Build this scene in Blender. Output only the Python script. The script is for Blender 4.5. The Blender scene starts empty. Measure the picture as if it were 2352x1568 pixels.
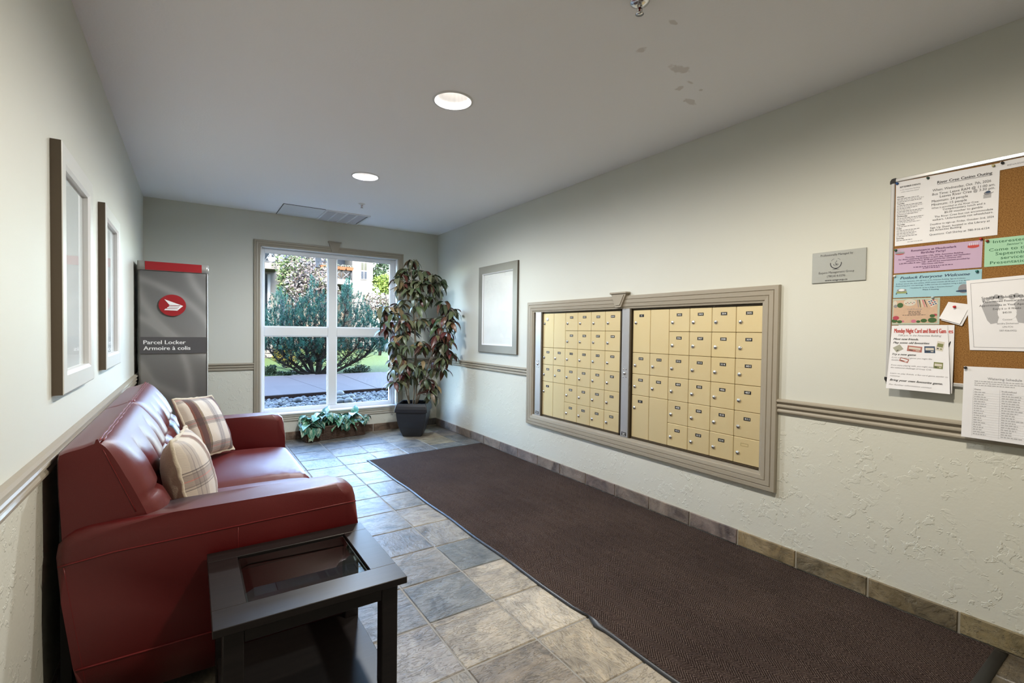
import bpy, bmesh, math, random
from mathutils import Vector, Matrix, noise as mnoise
R = random.Random(7)
scene = bpy.context.scene
COL = scene.collection

# ------------------------------------------------------------------ camera
FPX, YAW, PITCH, ROLL, CAMH = 1103.72, 0.588823, 0.0214844, 0.0127600, 1.30
cy_, sy_ = math.cos(YAW), math.sin(YAW)
FW = Vector((sy_*math.cos(PITCH), cy_*math.cos(PITCH), -math.sin(PITCH)))
_rt = Vector((cy_, -sy_, 0.0)); _up = _rt.cross(FW)
RT = _rt*math.cos(ROLL) + _up*math.sin(ROLL)
UP = _up*math.cos(ROLL) - _rt*math.sin(ROLL)
cam_data = bpy.data.cameras.new('camera')
cam_data.sensor_width = 36.0
cam_data.lens = FPX/2352.0*36.0
cam_data.clip_start = 0.02
cam_data.clip_end = 400
cam = bpy.data.objects.new('camera', cam_data)
cam.matrix_world = Matrix(((RT.x, UP.x, -FW.x, 0), (RT.y, UP.y, -FW.y, 0), (RT.z, UP.z, -FW.z, CAMH), (0, 0, 0, 1)))
COL.objects.link(cam)
scene.camera = cam

# ------------------------------------------------------------------ world, sun, exposure
SUN_EL, SUN_AZ = math.radians(40), math.radians(188)      # azimuth clockwise from +Y: the sun stands behind our own building
world = bpy.data.worlds.new('sky'); scene.world = world
world.use_nodes = True
wn = world.node_tree.nodes; wl = world.node_tree.links
wn.clear()
sky = wn.new('ShaderNodeTexSky'); sky.sky_type = 'NISHITA'; sky.sun_disc = False
sky.sun_elevation = SUN_EL; sky.sun_rotation = SUN_AZ; sky.dust_density = 1.5; sky.ozone_density = 2.0
bg = wn.new('ShaderNodeBackground'); bg.inputs['Strength'].default_value = 4.7
wo = wn.new('ShaderNodeOutputWorld')
wl.new(sky.outputs[0], bg.inputs[0]); wl.new(bg.outputs[0], wo.inputs[0])
sun_data = bpy.data.lights.new('sun', 'SUN'); sun_data.energy = 16.0; sun_data.angle = math.radians(0.6)
sun_data.color = (1.0, 0.93, 0.82)
sun = bpy.data.objects.new('sun', sun_data)
sd = Vector((math.sin(SUN_AZ)*math.cos(SUN_EL), math.cos(SUN_AZ)*math.cos(SUN_EL), math.sin(SUN_EL)))
sun.rotation_euler = (-sd).to_track_quat('-Z', 'Y').to_euler()
COL.objects.link(sun)
scene.view_settings.view_transform = 'Standard'
scene.view_settings.look = 'None'
scene.view_settings.gamma = 1.0
scene.view_settings.use_curve_mapping = False
scene.view_settings.exposure = 0.62
LAMP = 3.2           # radiance of the recessed lamps' bulbs
LAMP_W = [52.0, 106.0, 86.0, 0.0, 0.0]        # light each lamp throws into the room
LAMP_C = [(1.0, 0.975, 0.95), (0.93, 0.97, 1.0), (1.0, 0.90, 0.74), (1.0, 0.88, 0.70), (1.0, 0.88, 0.70)]
cyc = scene.cycles
cyc.use_denoising = True; cyc.use_light_tree = False
cyc.max_bounces = 6; cyc.diffuse_bounces = 4; cyc.glossy_bounces = 3; cyc.transmission_bounces = 4; cyc.transparent_max_bounces = 10
cyc.use_adaptive_sampling = True; cyc.adaptive_threshold = 0.045
cyc.sample_clamp_indirect = 6.0
cyc.caustics_reflective = False; cyc.caustics_refractive = False

# ------------------------------------------------------------------ room dimensions (metres)
XL, XR, YB, ZC = -0.397, 2.809, 6.064, 2.598
YF = -3.4                                      # the end of the room behind the camera

# ------------------------------------------------------------------ object helpers
def wm(o):
    m = o.matrix_basis.copy()
    if o.parent:
        m = wm(o.parent) @ o.matrix_parent_inverse @ m
    return m
def link(o, parent=None):
    COL.objects.link(o)
    if parent:
        o.parent = parent
        o.matrix_parent_inverse = wm(parent).inverted()
    return o
def thing(name, label, cat, loc=(0, 0, 0), group=None):
    o = bpy.data.objects.new(name, None); o.empty_display_size = 0.05
    o.location = loc; COL.objects.link(o)
    o['label'] = label; o['category'] = cat
    if group: o['group'] = group
    return o
def tag(o, label, cat, group=None, kind=None):
    o['label'] = label; o['category'] = cat
    if group: o['group'] = group
    if kind: o['kind'] = kind
    return o
def struct(o, label=None, cat=None):
    o['kind'] = 'structure'
    if label: o['label'] = label
    if cat: o['category'] = cat
    return o
class MB:
    """collects faces for one mesh"""
    def __init__(s): s.v = []; s.f = []; s.m = []; s.sm = []
    def add(s, vs, fs, mi=0, smooth=False):
        b = len(s.v); s.v += [tuple(p) for p in vs]
        for f in fs: s.f.append(tuple(b+i for i in f)); s.m.append(mi); s.sm.append(smooth)
        return s
    def box(s, a, b, mi=0):
        x0, y0, z0 = a; x1, y1, z1 = b
        if x0 > x1: x0, x1 = x1, x0
        if y0 > y1: y0, y1 = y1, y0
        if z0 > z1: z0, z1 = z1, z0
        return s.add([(x0,y0,z0),(x1,y0,z0),(x1,y1,z0),(x0,y1,z0),(x0,y0,z1),(x1,y0,z1),(x1,y1,z1),(x0,y1,z1)],
                     [(0,3,2,1),(4,5,6,7),(0,1,5,4),(1,2,6,5),(2,3,7,6),(3,0,4,7)], mi)
    def bbox(s, a, b, r=0.003, mi=0, seg=1):
        """bevelled box"""
        bm = bmesh.new(); bmesh.ops.create_cube(bm, size=1)
        c = [(a[i]+b[i])/2 for i in range(3)]; d = [abs(b[i]-a[i]) for i in range(3)]
        for v in bm.verts: v.co = Vector((c[0]+v.co.x*d[0], c[1]+v.co.y*d[1], c[2]+v.co.z*d[2]))
        r = min(r, min(d)*0.45)
        bmesh.ops.bevel(bm, geom=list(bm.edges), offset=r, segments=seg, profile=0.5, affect='EDGES')
        return s.bm(bm, mi, smooth=seg > 1)
    def bm(s, bm, mi=0, smooth=False):
        bm.verts.index_update()
        s.add([v.co for v in bm.verts], [[v.index for v in f.verts] for f in bm.faces], mi, smooth)
        bm.free(); return s
    def grid(s, rows, mi=0, smooth=True, closed=False, flip=False):
        """rows: list of equal length point lists"""
        n = len(rows[0]); vs = [p for r in rows for p in r]; fs = []
        for i in range(len(rows)-1):
            for j in range(n if closed else n-1):
                k = (j+1) % n
                q = (i*n+j, i*n+k, (i+1)*n+k, (i+1)*n+j)
                fs.append(q[::-1] if flip else q)
        return s.add(vs, fs, mi, smooth)
    def tube(s, pts, rad, n=8, mi=0, cap=True):
        pts = [Vector(p) for p in pts]; rr = rad if isinstance(rad, (list, tuple)) else [rad]*len(pts)
        rows = []; prev = None
        for i, p in enumerate(pts):
            t = (pts[min(i+1, len(pts)-1)]-pts[max(i-1, 0)])
            t = t.normalized() if t.length > 1e-9 else Vector((0,0,1))
            if prev is None:
                a = Vector((0,0,1)) if abs(t.z) < 0.9 else Vector((1,0,0)); u = t.cross(a).normalized()
            else:
                u = (prev - t*prev.dot(t)).normalized()
            prev = u; w = t.cross(u)
            rows.append([p+(u*math.cos(2*math.pi*k/n)+w*math.sin(2*math.pi*k/n))*rr[i] for k in range(n)])
        b = len(s.v); s.grid(rows, mi, True, True)
        if cap:
            s.f.append(tuple(b+k for k in reversed(range(n)))); s.m.append(mi); s.sm.append(False)
            e = b+(len(rows)-1)*n
            s.f.append(tuple(e+k for k in range(n))); s.m.append(mi); s.sm.append(False)
        return s
    def lathe(s, prof, c=(0,0,0), n=24, mi=0, smooth=True):
        """prof: (r, z) pairs around the vertical axis through c"""
        rows = [[(c[0]+r*math.cos(2*math.pi*k/n), c[1]+r*math.sin(2*math.pi*k/n), c[2]+z) for k in range(n)] for r, z in prof]
        return s.grid(rows, mi, smooth, True)
    def disc(s, c, r, u, w, n=20, mi=0):
        c, u, w = Vector(c), Vector(u), Vector(w)
        return s.add([c+(u*math.cos(2*math.pi*k/n)+w*math.sin(2*math.pi*k/n))*r for k in range(n)], [tuple(range(n))], mi)
    def prism(s, poly, f0, f1, mi=0):
        """poly: 2-D outline; f0, f1 map (a, b) to the two end planes"""
        n = len(poly); s.add([f0(*p) for p in poly]+[f1(*p) for p in poly],
              [tuple(range(n)), tuple(reversed(range(n, 2*n)))]+[(i, n+i, n+(i+1) % n, (i+1) % n) for i in range(n)], mi)
        return s
    def mesh(s, name, mats):
        me = bpy.data.meshes.new(name); me.from_pydata(s.v, [], s.f)
        for m in (mats if isinstance(mats, (list, tuple)) else [mats]): me.materials.append(m)
        me.polygons.foreach_set('material_index', s.m); me.polygons.foreach_set('use_smooth', s.sm)
        bm = bmesh.new(); bm.from_mesh(me); bmesh.ops.recalc_face_normals(bm, faces=bm.faces); bm.to_mesh(me); bm.free()
        me.update(); return me
    def build(s, name, mats, parent=None, norecalc=False):
        me = s.mesh(name, mats) if not norecalc else s.raw(name, mats)
        return link(bpy.data.objects.new(name, me), parent)
    def raw(s, name, mats):
        me = bpy.data.meshes.new(name); me.from_pydata(s.v, [], s.f)
        for m in (mats if isinstance(mats, (list, tuple)) else [mats]): me.materials.append(m)
        me.polygons.foreach_set('material_index', s.m); me.polygons.foreach_set('use_smooth', s.sm)
        me.update(); return me
def inst(name, me, loc, parent=None, rot=None, scale=None, color=None):
    o = bpy.data.objects.new(name, me); o.location = loc
    if rot is not None: o.rotation_euler = rot
    if scale is not None: o.scale = scale
    if color: o.color = (*color, 1)
    return link(o, parent)

# ------------------------------------------------------------------ material helpers
def srgb(r, g, b):
    f = lambda c: (c/255/12.92) if c/255 <= 0.04045 else ((c/255+0.055)/1.055)**2.4
    return (f(r), f(g), f(b))
class NT:
    def __init__(s, name):
        s.mat = bpy.data.materials.new(name); s.mat.use_nodes = True
        s.n = s.mat.node_tree.nodes; s.l = s.mat.node_tree.links
        s.p = s.n['Principled BSDF']; s.out = s.n['Material Output']
    def node(s, t, **kw):
        n = s.n.new(t)
        for k, v in kw.items(): setattr(n, k, v)
        return n
    def set(s, **kw):
        for k, v in kw.items():
            i = s.p.inputs[k.replace('_', ' ')]
            i.default_value = (*v, 1) if isinstance(v, tuple) and len(v) == 3 else v
        return s
    def to(s, a, b): s.l.new(a, b)
    def coord(s, kind='Object'):
        return s.node('ShaderNodeTexCoord').outputs[kind]
    def geo(s): return s.node('ShaderNodeNewGeometry').outputs['Position']
    def math(s, op, a, b=None, c=None):
        n = s.node('ShaderNodeMath', operation=op)
        for i, x in enumerate((a, b, c)):
            if x is None: continue
            if isinstance(x, (int, float)): n.inputs[i].default_value = x
            else: s.to(x, n.inputs[i])
        return n.outputs[0]
    def sep(s, v):
        n = s.node('ShaderNodeSeparateXYZ'); s.to(v, n.inputs[0]); return n.outputs
    def vmath(s, op, a, b=None):
        n = s.node('ShaderNodeVectorMath', operation=op)
        for i, x in enumerate((a, b)):
            if x is None: continue
            if isinstance(x, tuple): n.inputs[i].default_value = x
            else: s.to(x, n.inputs[i])
        return n.outputs['Value'] if op in ('LENGTH', 'DISTANCE', 'DOT_PRODUCT') else n.outputs[0]
    def noise(s, scale, vec=None, detail=4, rough=0.55, dist=0.0):
        n = s.node('ShaderNodeTexNoise'); n.inputs['Scale'].default_value = scale
        n.inputs['Detail'].default_value = detail; n.inputs['Roughness'].default_value = rough; n.inputs['Distortion'].default_value = dist
        if vec is not None: s.to(vec, n.inputs['Vector'])
        return n.outputs['Fac']
    def ramp(s, fac, stops, interp='LINEAR'):
        n = s.node('ShaderNodeValToRGB'); cr = n.color_ramp; cr.interpolation = interp
        while len(cr.elements) < len(stops): cr.elements.new(0.5)
        for e, (p, c) in zip(cr.elements, stops):
            e.position = p; e.color = (*c, 1) if len(c) == 3 else c
        s.to(fac, n.inputs[0]); return n.outputs[0]
    def mix(s, fac, a, b, mode='MIX'):
        n = s.node('ShaderNodeMix', data_type='RGBA', blend_type=mode)
        for i, x in ((0, fac), (6, a), (7, b)):
            if isinstance(x, (int, float)): n.inputs[i].default_value = x
            elif isinstance(x, tuple): n.inputs[i].default_value = (*x, 1)
            else: s.to(x, n.inputs[i])
        return n.outputs[2]
    def bump(s, h, strength=0.3, dist=0.002):
        n = s.node('ShaderNodeBump'); n.inputs['Strength'].default_value = strength; n.inputs['Distance'].default_value = dist
        s.to(h, n.inputs['Height']); s.to(n.outputs[0], s.p.inputs['Normal']); return s
    def base(s, c): s.to(c, s.p.inputs['Base Color']); return s
def plain(name, col, rough=0.5, metal=0.0, spec=0.5, vary=0.0, vscale=20, bump=0.0, bscale=200, bdist=0.001, **kw):
    m = NT(name).set(Base_Color=col, Roughness=rough, Metallic=metal, Specular_IOR_Level=spec, **kw)
    co = m.geo()
    if vary:
        f = m.noise(vscale, co)
        m.base(m.mix(f, tuple(c*(1-vary) for c in col), tuple(min(1, c*(1+vary)) for c in col)))
    if bump: m.bump(m.noise(bscale, co, 3), bump, bdist)
    return m.mat
def glass(name, tint=(1, 1, 1), ior=1.45):
    m = NT(name); m.n.remove(m.p)
    t = m.node('ShaderNodeBsdfTransparent'); t.inputs[0].default_value = (*tint, 1)
    g = m.node('ShaderNodeBsdfGlossy'); g.inputs['Roughness'].default_value = 0.02
    fr = m.node('ShaderNodeFresnel'); fr.inputs['IOR'].default_value = ior
    ge = m.node('ShaderNodeNewGeometry'); fac = m.math('MULTIPLY', fr.outputs[0], m.math('SUBTRACT', 1.0, ge.outputs['Backfacing']))
    mx = m.node('ShaderNodeMixShader'); m.to(fac, mx.inputs[0]); m.to(t.outputs[0], mx.inputs[1]); m.to(g.outputs[0], mx.inputs[2])
    m.to(mx.outputs[0], m.out.inputs[0]); return m.mat
def emit(name, col, strength):
    m = NT(name).set(Base_Color=(0.8, 0.8, 0.8), Emission_Color=col, Emission_Strength=strength); return m.mat

# ------------------------------------------------------------------ lettering and flat print
_tc = {}
def text_mesh(body, shear=0.0, bold=0.0):
    k = (body, shear, bold)
    if k in _tc: return _tc[k]
    cu = bpy.data.curves.new('t', 'FONT'); cu.body = body; cu.size = 1.0; cu.shear = shear; cu.offset = bold
    cu.resolution_u = 2; cu.dimensions = '2D'; cu.fill_mode = 'FRONT'
    ob = bpy.data.objects.new('t', cu); me = ob.to_mesh()
    vs = [(v.co.x, v.co.y) for v in me.vertices]; fs = [tuple(p.vertices) for p in me.polygons]
    ob.to_mesh_clear(); bpy.data.objects.remove(ob); bpy.data.curves.remove(cu)
    _tc[k] = (vs, fs); return _tc[k]
class Print:
    """flat print in (u, v) on a surface; place maps (u, v, lift) to the world"""
    def __init__(s, place): s.mb = MB(); s.place = place; s.mats = []
    def mi(s, m):
        if m not in s.mats: s.mats.append(m)
        return s.mats.index(m)
    def put(s, vs, fs, m, lift=0.0004): s.mb.add([s.place(u, v, lift) for u, v in vs], fs, s.mi(m)); return s
    def rect(s, u0, v0, u1, v1, m, lift=0.0003): return s.put([(u0,v0),(u1,v0),(u1,v1),(u0,v1)], [(0,1,2,3)], m, lift)
    def poly(s, pts, m, lift=0.0005): return s.put(pts, [tuple(range(len(pts)))], m, lift)
    def oval(s, u, v, ru, rv, m, lift=0.0004, n=20): return s.poly([(u+ru*math.cos(2*math.pi*k/n), v+rv*math.sin(2*math.pi*k/n)) for k in range(n)], m, lift)
    def ring(s, u, v, r0, r1, a0, a1, m, lift=0.0006, n=18, squash=1.0):
        a = [math.radians(a0+(a1-a0)*k/n) for k in range(n+1)]
        vs = [(u+r0*math.cos(x), v+r0*math.sin(x)*squash) for x in a]+[(u+r1*math.cos(x), v+r1*math.sin(x)*squash) for x in a]
        return s.put(vs, [(k, k+1, n+2+k, n+1+k) for k in range(n)], m, lift)
    def text(s, body, u, v, h, m, w=None, align='C', shear=0.0, bold=0.0, lift=0.0007):
        vs, fs = text_mesh(body, shear, 0.0)
        if not vs: return s
        x0 = min(p[0] for p in vs); x1 = max(p[0] for p in vs)
        sy = h/0.72; sx = sy if w is None else w/(x1-x0)
        W = (x1-x0)*sx
        o = {'C': u-W/2, 'L': u, 'R': u-W}[align]-x0*sx
        s.put([(o+x*sx, v+y*sy) for x, y in vs], fs, m, lift)
        if bold:            # a heavier cut: a second impression a hair to the right
            s.put([(o+x*sx+h*0.07, v+y*sy) for x, y in vs], fs, m, lift+0.00003)
        return s
    def greek(s, u0, u1, v, h, m, rnd, lift=0.0006):
        """a line of print too small to read"""
        u = u0
        while u < u1-0.001:
            w = rnd.uniform(0.004, 0.013); e = min(u+w, u1)
            s.rect(u, v, e, v+h, m, lift); u = e+0.0022
        return s
    def build(s, name, parent): return s.mb.build(name, s.mats, parent, norecalc=True)

# ------------------------------------------------------------------ materials of the room
def wall_mat(name, col, knock):
    m = NT(name).set(Roughness=0.55, Specular_IOR_Level=0.3); co = m.geo()
    v = m.noise(1.3, co, 2)
    m.base(m.mix(v, tuple(c*0.96 for c in col), tuple(c*1.03 for c in col)))
    if knock:
        a = m.noise(23, co, 3, 0.62, 0.4)
        h = m.ramp(a, [(0.55, (0, 0, 0)), (0.60, (1, 1, 1))])
        b = m.noise(4.6, co, 2)
        g = m.ramp(b, [(0.40, (0, 0, 0)), (0.56, (1, 1, 1))])
        h2 = m.math('MULTIPLY', h, g)
        h3 = m.math('ADD', h2, m.math('MULTIPLY', m.noise(60, co, 1), 0.25))
        m.bump(h3, 0.45, 0.004)
    else:
        m.bump(m.noise(140, co, 1), 0.10, 0.0015)
    return m.mat
WALL = wall_mat('painted_wall', (0.63, 0.635, 0.575), False)
WALL_LOW = wall_mat('textured_wall', (0.66, 0.655, 0.575), True)
def ceiling_mat():
    m = NT('ceiling_paint').set(Roughness=0.8, Specular_IOR_Level=0.2); co = m.geo()
    m.bump(m.noise(75, co, 2, 0.6), 0.25, 0.003)
    w = m.noise(22, co, 2)
    acc = None
    for (x, y, rx, ry) in [(2.00, 1.545, .07, .035), (2.155, 1.66, .022, .03), (2.152, 1.59, .03, .016), (2.264, 1.606, .016, .014), (2.33, 1.72, .05, .025), (1.72, 1.54, .025, .03), (1.677, 1.331, .03, .014)]:
        d = m.vmath('SUBTRACT', co, (x, y, ZC)); d = m.vmath('MULTIPLY', d, (1/rx, 1/ry, 0.0))
        l = m.vmath('LENGTH', d)
        f = m.math('SUBTRACT', m.math('ADD', -0.15, m.math('MULTIPLY', w, 2.2)), l)
        f = m.math('MULTIPLY', m.math('MAXIMUM', f, 0.0), 1.0)
        acc = f if acc is None else m.math('MAXIMUM', acc, f)
    acc = m.math('MINIMUM', acc, 0.32)
    m.base(m.mix(acc, (0.93, 0.935, 0.96), (0.36, 0.28, 0.20)))
    return m.mat
CEIL = ceiling_mat()
TRIM = plain('taupe_trim_paint', (0.34, 0.30, 0.235), 0.42, bump=0.06, bscale=60)
WHITE = plain('white_vinyl', (0.74, 0.75, 0.76), 0.35)
GROUT = plain('grey_grout', (0.30, 0.285, 0.26), 0.85, vary=0.2, vscale=40, bump=0.3, bscale=300)
def slate(name, wet=0.6, ro=0.3):
    m = NT(name).set(Specular_IOR_Level=0.6, Coat_Weight=wet, Coat_Roughness=0.26, Coat_IOR=1.6)
    oi = m.node('ShaderNodeObjectInfo')
    off = m.node('ShaderNodeCombineXYZ'); r = m.math('MULTIPLY', oi.outputs['Random'], 60.0)
    for k in range(3): m.to(r, off.inputs[k])
    co = m.vmath('ADD', m.coord(), off.outputs[0])
    big = m.noise(4.5, co, 5, 0.6, 1.2)
    st = m.vmath('MULTIPLY', co, (1.0, 2.6, 1.0))
    lay = m.noise(8.5, st, 8, 0.66, 0.35)
    fine = m.noise(60, co, 4)
    c = oi.outputs['Color']
    dark = m.mix(1.0, c, (0.55, 0.54, 0.54), 'MULTIPLY')
    lite = m.mix(0.16, m.mix(1.0, c, (1.25, 1.22, 1.15), 'MULTIPLY'), (0.60, 0.53, 0.42))
    f = m.ramp(big, [(0.36, (0, 0, 0)), (0.50, (0.5, 0.5, 0.5)), (0.66, (1, 1, 1))])
    a = m.mix(f, dark, lite)
    vein = m.ramp(lay, [(0.40, (1, 1, 1)), (0.412, (0.45, 0.42, 0.40)), (0.44, (1, 1, 1)), (0.50, (1, 1, 1)), (0.512, (0.50, 0.46, 0.42)), (0.53, (1.0, 1.0, 1.0)), (0.60, (1, 1, 1)), (0.612, (0.55, 0.5, 0.46)), (0.64, (1, 1, 1))])
    a = m.mix(0.5, a, vein, 'MULTIPLY')
    blot = m.ramp(m.noise(3.1, m.vmath('ADD', co, (7.3, 1.1, 0.0)), 5, 0.65, 1.6), [(0.52, (0, 0, 0)), (0.535, (1, 1, 1))])
    a = m.mix(m.math('MULTIPLY', blot, 0.35), a, m.mix(1.0, c, (1.5, 1.42, 1.3), 'MULTIPLY'))
    m.base(a)
    # cleft ledges: the layered noise is stepped, with fine grain above it
    step = m.ramp(lay, [(0.30, (0, 0, 0)), (0.40, (0.3, 0.3, 0.3)), (0.42, (0.45, 0.45, 0.45)), (0.50, (0.55, 0.55, 0.55)), (0.52, (0.72, 0.72, 0.72)), (0.70, (1, 1, 1))])
    h = m.math('ADD', m.math('MULTIPLY', step, 1.0), m.math('ADD', m.math('MULTIPLY', big, 0.8), m.math('MULTIPLY', fine, 0.16)))
    m.bump(h, 0.9, 0.008)
    m.to(m.math('ADD', ro, m.math('MULTIPLY', fine, 0.26)), m.p.inputs['Roughness'])
    return m.mat
SLATE = slate('cleft_slate', 0.16, 0.32)
SLATE_BASE = slate('cleft_slate_base', 0.0, 0.42)
def carpet():
    m = NT('ribbed_mat_pile').set(Roughness=0.95, Specular_IOR_Level=0.1); co = m.geo(); x, y, z = m.sep(co)
    wob = m.math('MULTIPLY', m.noise(3, co, 2), 0.02)
    t = m.math('PINGPONG', m.math('ADD', x, wob), 0.044)
    ph = m.math('MULTIPLY', m.math('ADD', y, m.math('MULTIPLY', t, 1.15)), 2*math.pi/0.0135)
    s = m.math('ADD', m.math('MULTIPLY', m.math('SINE', ph), 0.5), 0.5)
    n1 = m.noise(300, co, 2); n2 = m.noise(2.2, co, 4)
    f = m.math('ADD', m.math('MULTIPLY', s, 0.30), m.math('MULTIPLY', n1, 0.80))
    c = m.ramp(f, [(0.30, (0.010, 0.0055, 0.0048)), (0.58, (0.041, 0.027, 0.023)), (0.80, (0.165, 0.126, 0.108))])
    c = m.mix(0.45, c, m.ramp(n2, [(0.35, (0.6, 0.55, 0.55)), (0.65, (1.2, 1.15, 1.1))]), 'MULTIPLY')
    m.base(c); m.bump(m.math('ADD', s, m.math('MULTIPLY', n1, 0.6)), 0.6, 0.003)
    return m.mat
CARPET = carpet()
RUBBER = plain('black_rubber', (0.018, 0.018, 0.019), 0.38, bump=0.1, bscale=90)
def leather():
    m = NT('red_leather').set(Roughness=0.42, Specular_IOR_Level=0.66, Sheen_Weight=0.07, Sheen_Roughness=0.35, Sheen_Tint=(0.95, 0.95, 1.0)); co = m.geo()
    n = m.noise(3, co, 3)
    m.base(m.mix(n, (0.088, 0.0025, 0.0032), (0.12, 0.004, 0.005)))
    v = m.node('ShaderNodeTexVoronoi'); v.inputs['Scale'].default_value = 420; m.to(co, v.inputs['Vector'])
    h = m.math('ADD', v.outputs['Distance'], m.math('MULTIPLY', m.noise(14, co, 4), 1.2))
    m.bump(h, 0.16, 0.0016); return m.mat
LEATHER = leather()
LEATHER_SEAM = plain('red_leather_piping', (0.17, 0.012, 0.014), 0.3)
GAP_SHADE = plain('black_gap_shade', (0.006, 0.006, 0.006), 0.9)
def espresso():
    m = NT('espresso_wood').set(Roughness=0.36, Specular_IOR_Level=0.28); co = m.geo()
    st = m.vmath('MULTIPLY', co, (3, 40, 40))
    g = m.noise(1.6, st, 5)
    m.base(m.mix(g, (0.006, 0.005, 0.006), (0.022, 0.017, 0.016))); m.bump(g, 0.12, 0.001)
    return m.mat
WOOD = espresso()
GLASS = glass('window_glass', (0.97, 0.985, 0.98))
TABLE_GLASS = glass('bevelled_table_glass', (0.82, 0.87, 0.86), 1.75)
PIC_GLASS = glass('picture_glass', (0.985, 0.985, 0.985), 1.5)
def brass():
    m = NT('satin_gold_door').set(Metallic=0.35, Specular_IOR_Level=0.4); co = m.geo()
    oi = m.node('ShaderNodeObjectInfo')
    st = m.vmath('MULTIPLY', co, (60, 260, 4)); b = m.noise(1.0, st, 3)
    e = m.noise(3.2, co, 3)
    c = m.mix(oi.outputs['Random'], (0.66, 0.525, 0.28), (0.72, 0.57, 0.29))
    c = m.mix(m.math('MULTIPLY', e, 0.55), c, (0.74, 0.63, 0.40))
    m.base(c); m.to(m.math('ADD', 0.40, m.math('MULTIPLY', b, 0.12)), m.p.inputs['Roughness'])
    return m.mat
GOLD = brass()
GOLD_EDGE = plain('door_edge_brass', (0.30, 0.20, 0.05), 0.5, 0.4)
ALU = plain('brushed_aluminium', (0.52, 0.52, 0.53), 0.36, 0.55, bump=0.05, bscale=120)
CHROME = plain('chrome', (0.72, 0.72, 0.73), 0.16, 1.0)
GAPBROWN = plain('brass_brown_gap', (0.10, 0.062, 0.02), 0.5)
DARK = plain('dark_recess', (0.02, 0.018, 0.015), 0.6)
BRONZE = plain('dark_bronze_edge', (0.10, 0.075, 0.045), 0.45, 0.5)
BLACK = plain('black_print', (0.012, 0.012, 0.013), 0.6)
INK = plain('dark_ink', (0.035, 0.035, 0.04), 0.7)
GREYINK = plain('grey_ink', (0.25, 0.25, 0.27), 0.7)
PALEINK = plain('pale_grey_ink', (0.42, 0.42, 0.44), 0.7)
REDINK = plain('red_ink', (0.50, 0.06, 0.05), 0.7)
NAVYINK = plain('navy_ink', (0.03, 0.06, 0.12), 0.7)
PURPLEINK = plain('purple_ink', (0.11, 0.045, 0.12), 0.7)
GREENINK = plain('green_ink', (0.03, 0.14, 0.07), 0.7)
LETTER_WHITE = plain('white_lettering', (0.80, 0.80, 0.80), 0.5)
PAPER = plain('white_paper', (0.80, 0.80, 0.83), 0.75, vary=0.03, vscale=12)
PAPER_PURPLE = plain('lilac_paper', (0.52, 0.38, 0.53), 0.75)
PAPER_BLUE = plain('pale_blue_paper', (0.33, 0.55, 0.63), 0.75)
PAPER_GREEN = plain('mint_paper', (0.36, 0.62, 0.43), 0.75)
PAPER_TAN = plain('tan_print', (0.58, 0.40, 0.28), 0.6, vary=0.15, vscale=60)
POST_RED = plain('post_red', (0.30, 0.003, 0.008), 0.45)
LOCKER_BAND = plain('charcoal_band', (0.075, 0.072, 0.076), 0.45)
def cork():
    m = NT('cork').set(Roughness=0.9, Specular_IOR_Level=0.1); co = m.geo()
    n = m.noise(260, co, 4, 0.7)
    m.base(m.ramp(n, [(0.3, (0.12, 0.055, 0.015)), (0.5, (0.27, 0.135, 0.042)), (0.7, (0.38, 0.21, 0.08))])); m.bump(n, 0.4, 0.002); return m.mat
CORK = cork()

# ================================================================== the room
def cuts(lo, hi, extra): return sorted({lo, hi, *[e for e in extra if lo < e < hi]})
def wall(name, fixed, a, b, axis, holes, split, place_low=True):
    """a wall slab; fixed = (inner, outer) coordinate, a/b = (lo, hi) along the wall and up; holes = (a0, b0, a1, b1)"""
    mb = MB()
    for i, (p0, p1) in enumerate(zip(cuts(*a, [h for q in holes for h in (q[0], q[2])])[:-1], cuts(*a, [h for q in holes for h in (q[0], q[2])])[1:])):
        zs = cuts(*b, [h for q in holes for h in (q[1], q[3])]+[split])
        for z0, z1 in zip(zs[:-1], zs[1:]):
            ca, cb = (p0+p1)/2, (z0+z1)/2
            if any(q[0] < ca < q[2] and q[1] < cb < q[3] for q in holes): continue
            mi = 1 if cb < split else 0
            if axis == 'x': mb.box((fixed[0], p0, z0), (fixed[1], p1, z1), mi)
            else: mb.box((p0, fixed[0], z0), (p1, fixed[1], z1), mi)
    o = mb.build(name, [WALL, WALL_LOW]); return struct(o)
TH = 0.16
wall('wall_left', (XL, XL-TH), (YF, YB), (-0.1, ZC), 'x', [], 0.85)
MO = (1.512, 0.465, 3.815, 1.508)           # opening for the mailboxes (y0, z0, y1, z1)
wall('wall_right', (XR, XR+TH), (YF, YB), (-0.1, ZC), 'x', [MO], 0.89)
WO = (0.648, 0.315, 2.245, 2.222)           # window opening (x0, z0, x1, z1)
wall('wall_back', (YB, YB+0.2), (XL-TH, XR+TH), (-0.1, ZC), 'y', [WO], 0.875)
wall('wall_front', (YF, YF-TH), (XL-TH, XR+TH), (-0.1, ZC), 'y', [], 0.89)
CANS = [(1.233, 2.478), (1.232, 4.12), (1.233, 0.84), (1.233, -0.80), (1.233, -2.44)]  # the last three are unseen, added to carry the row on
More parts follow.
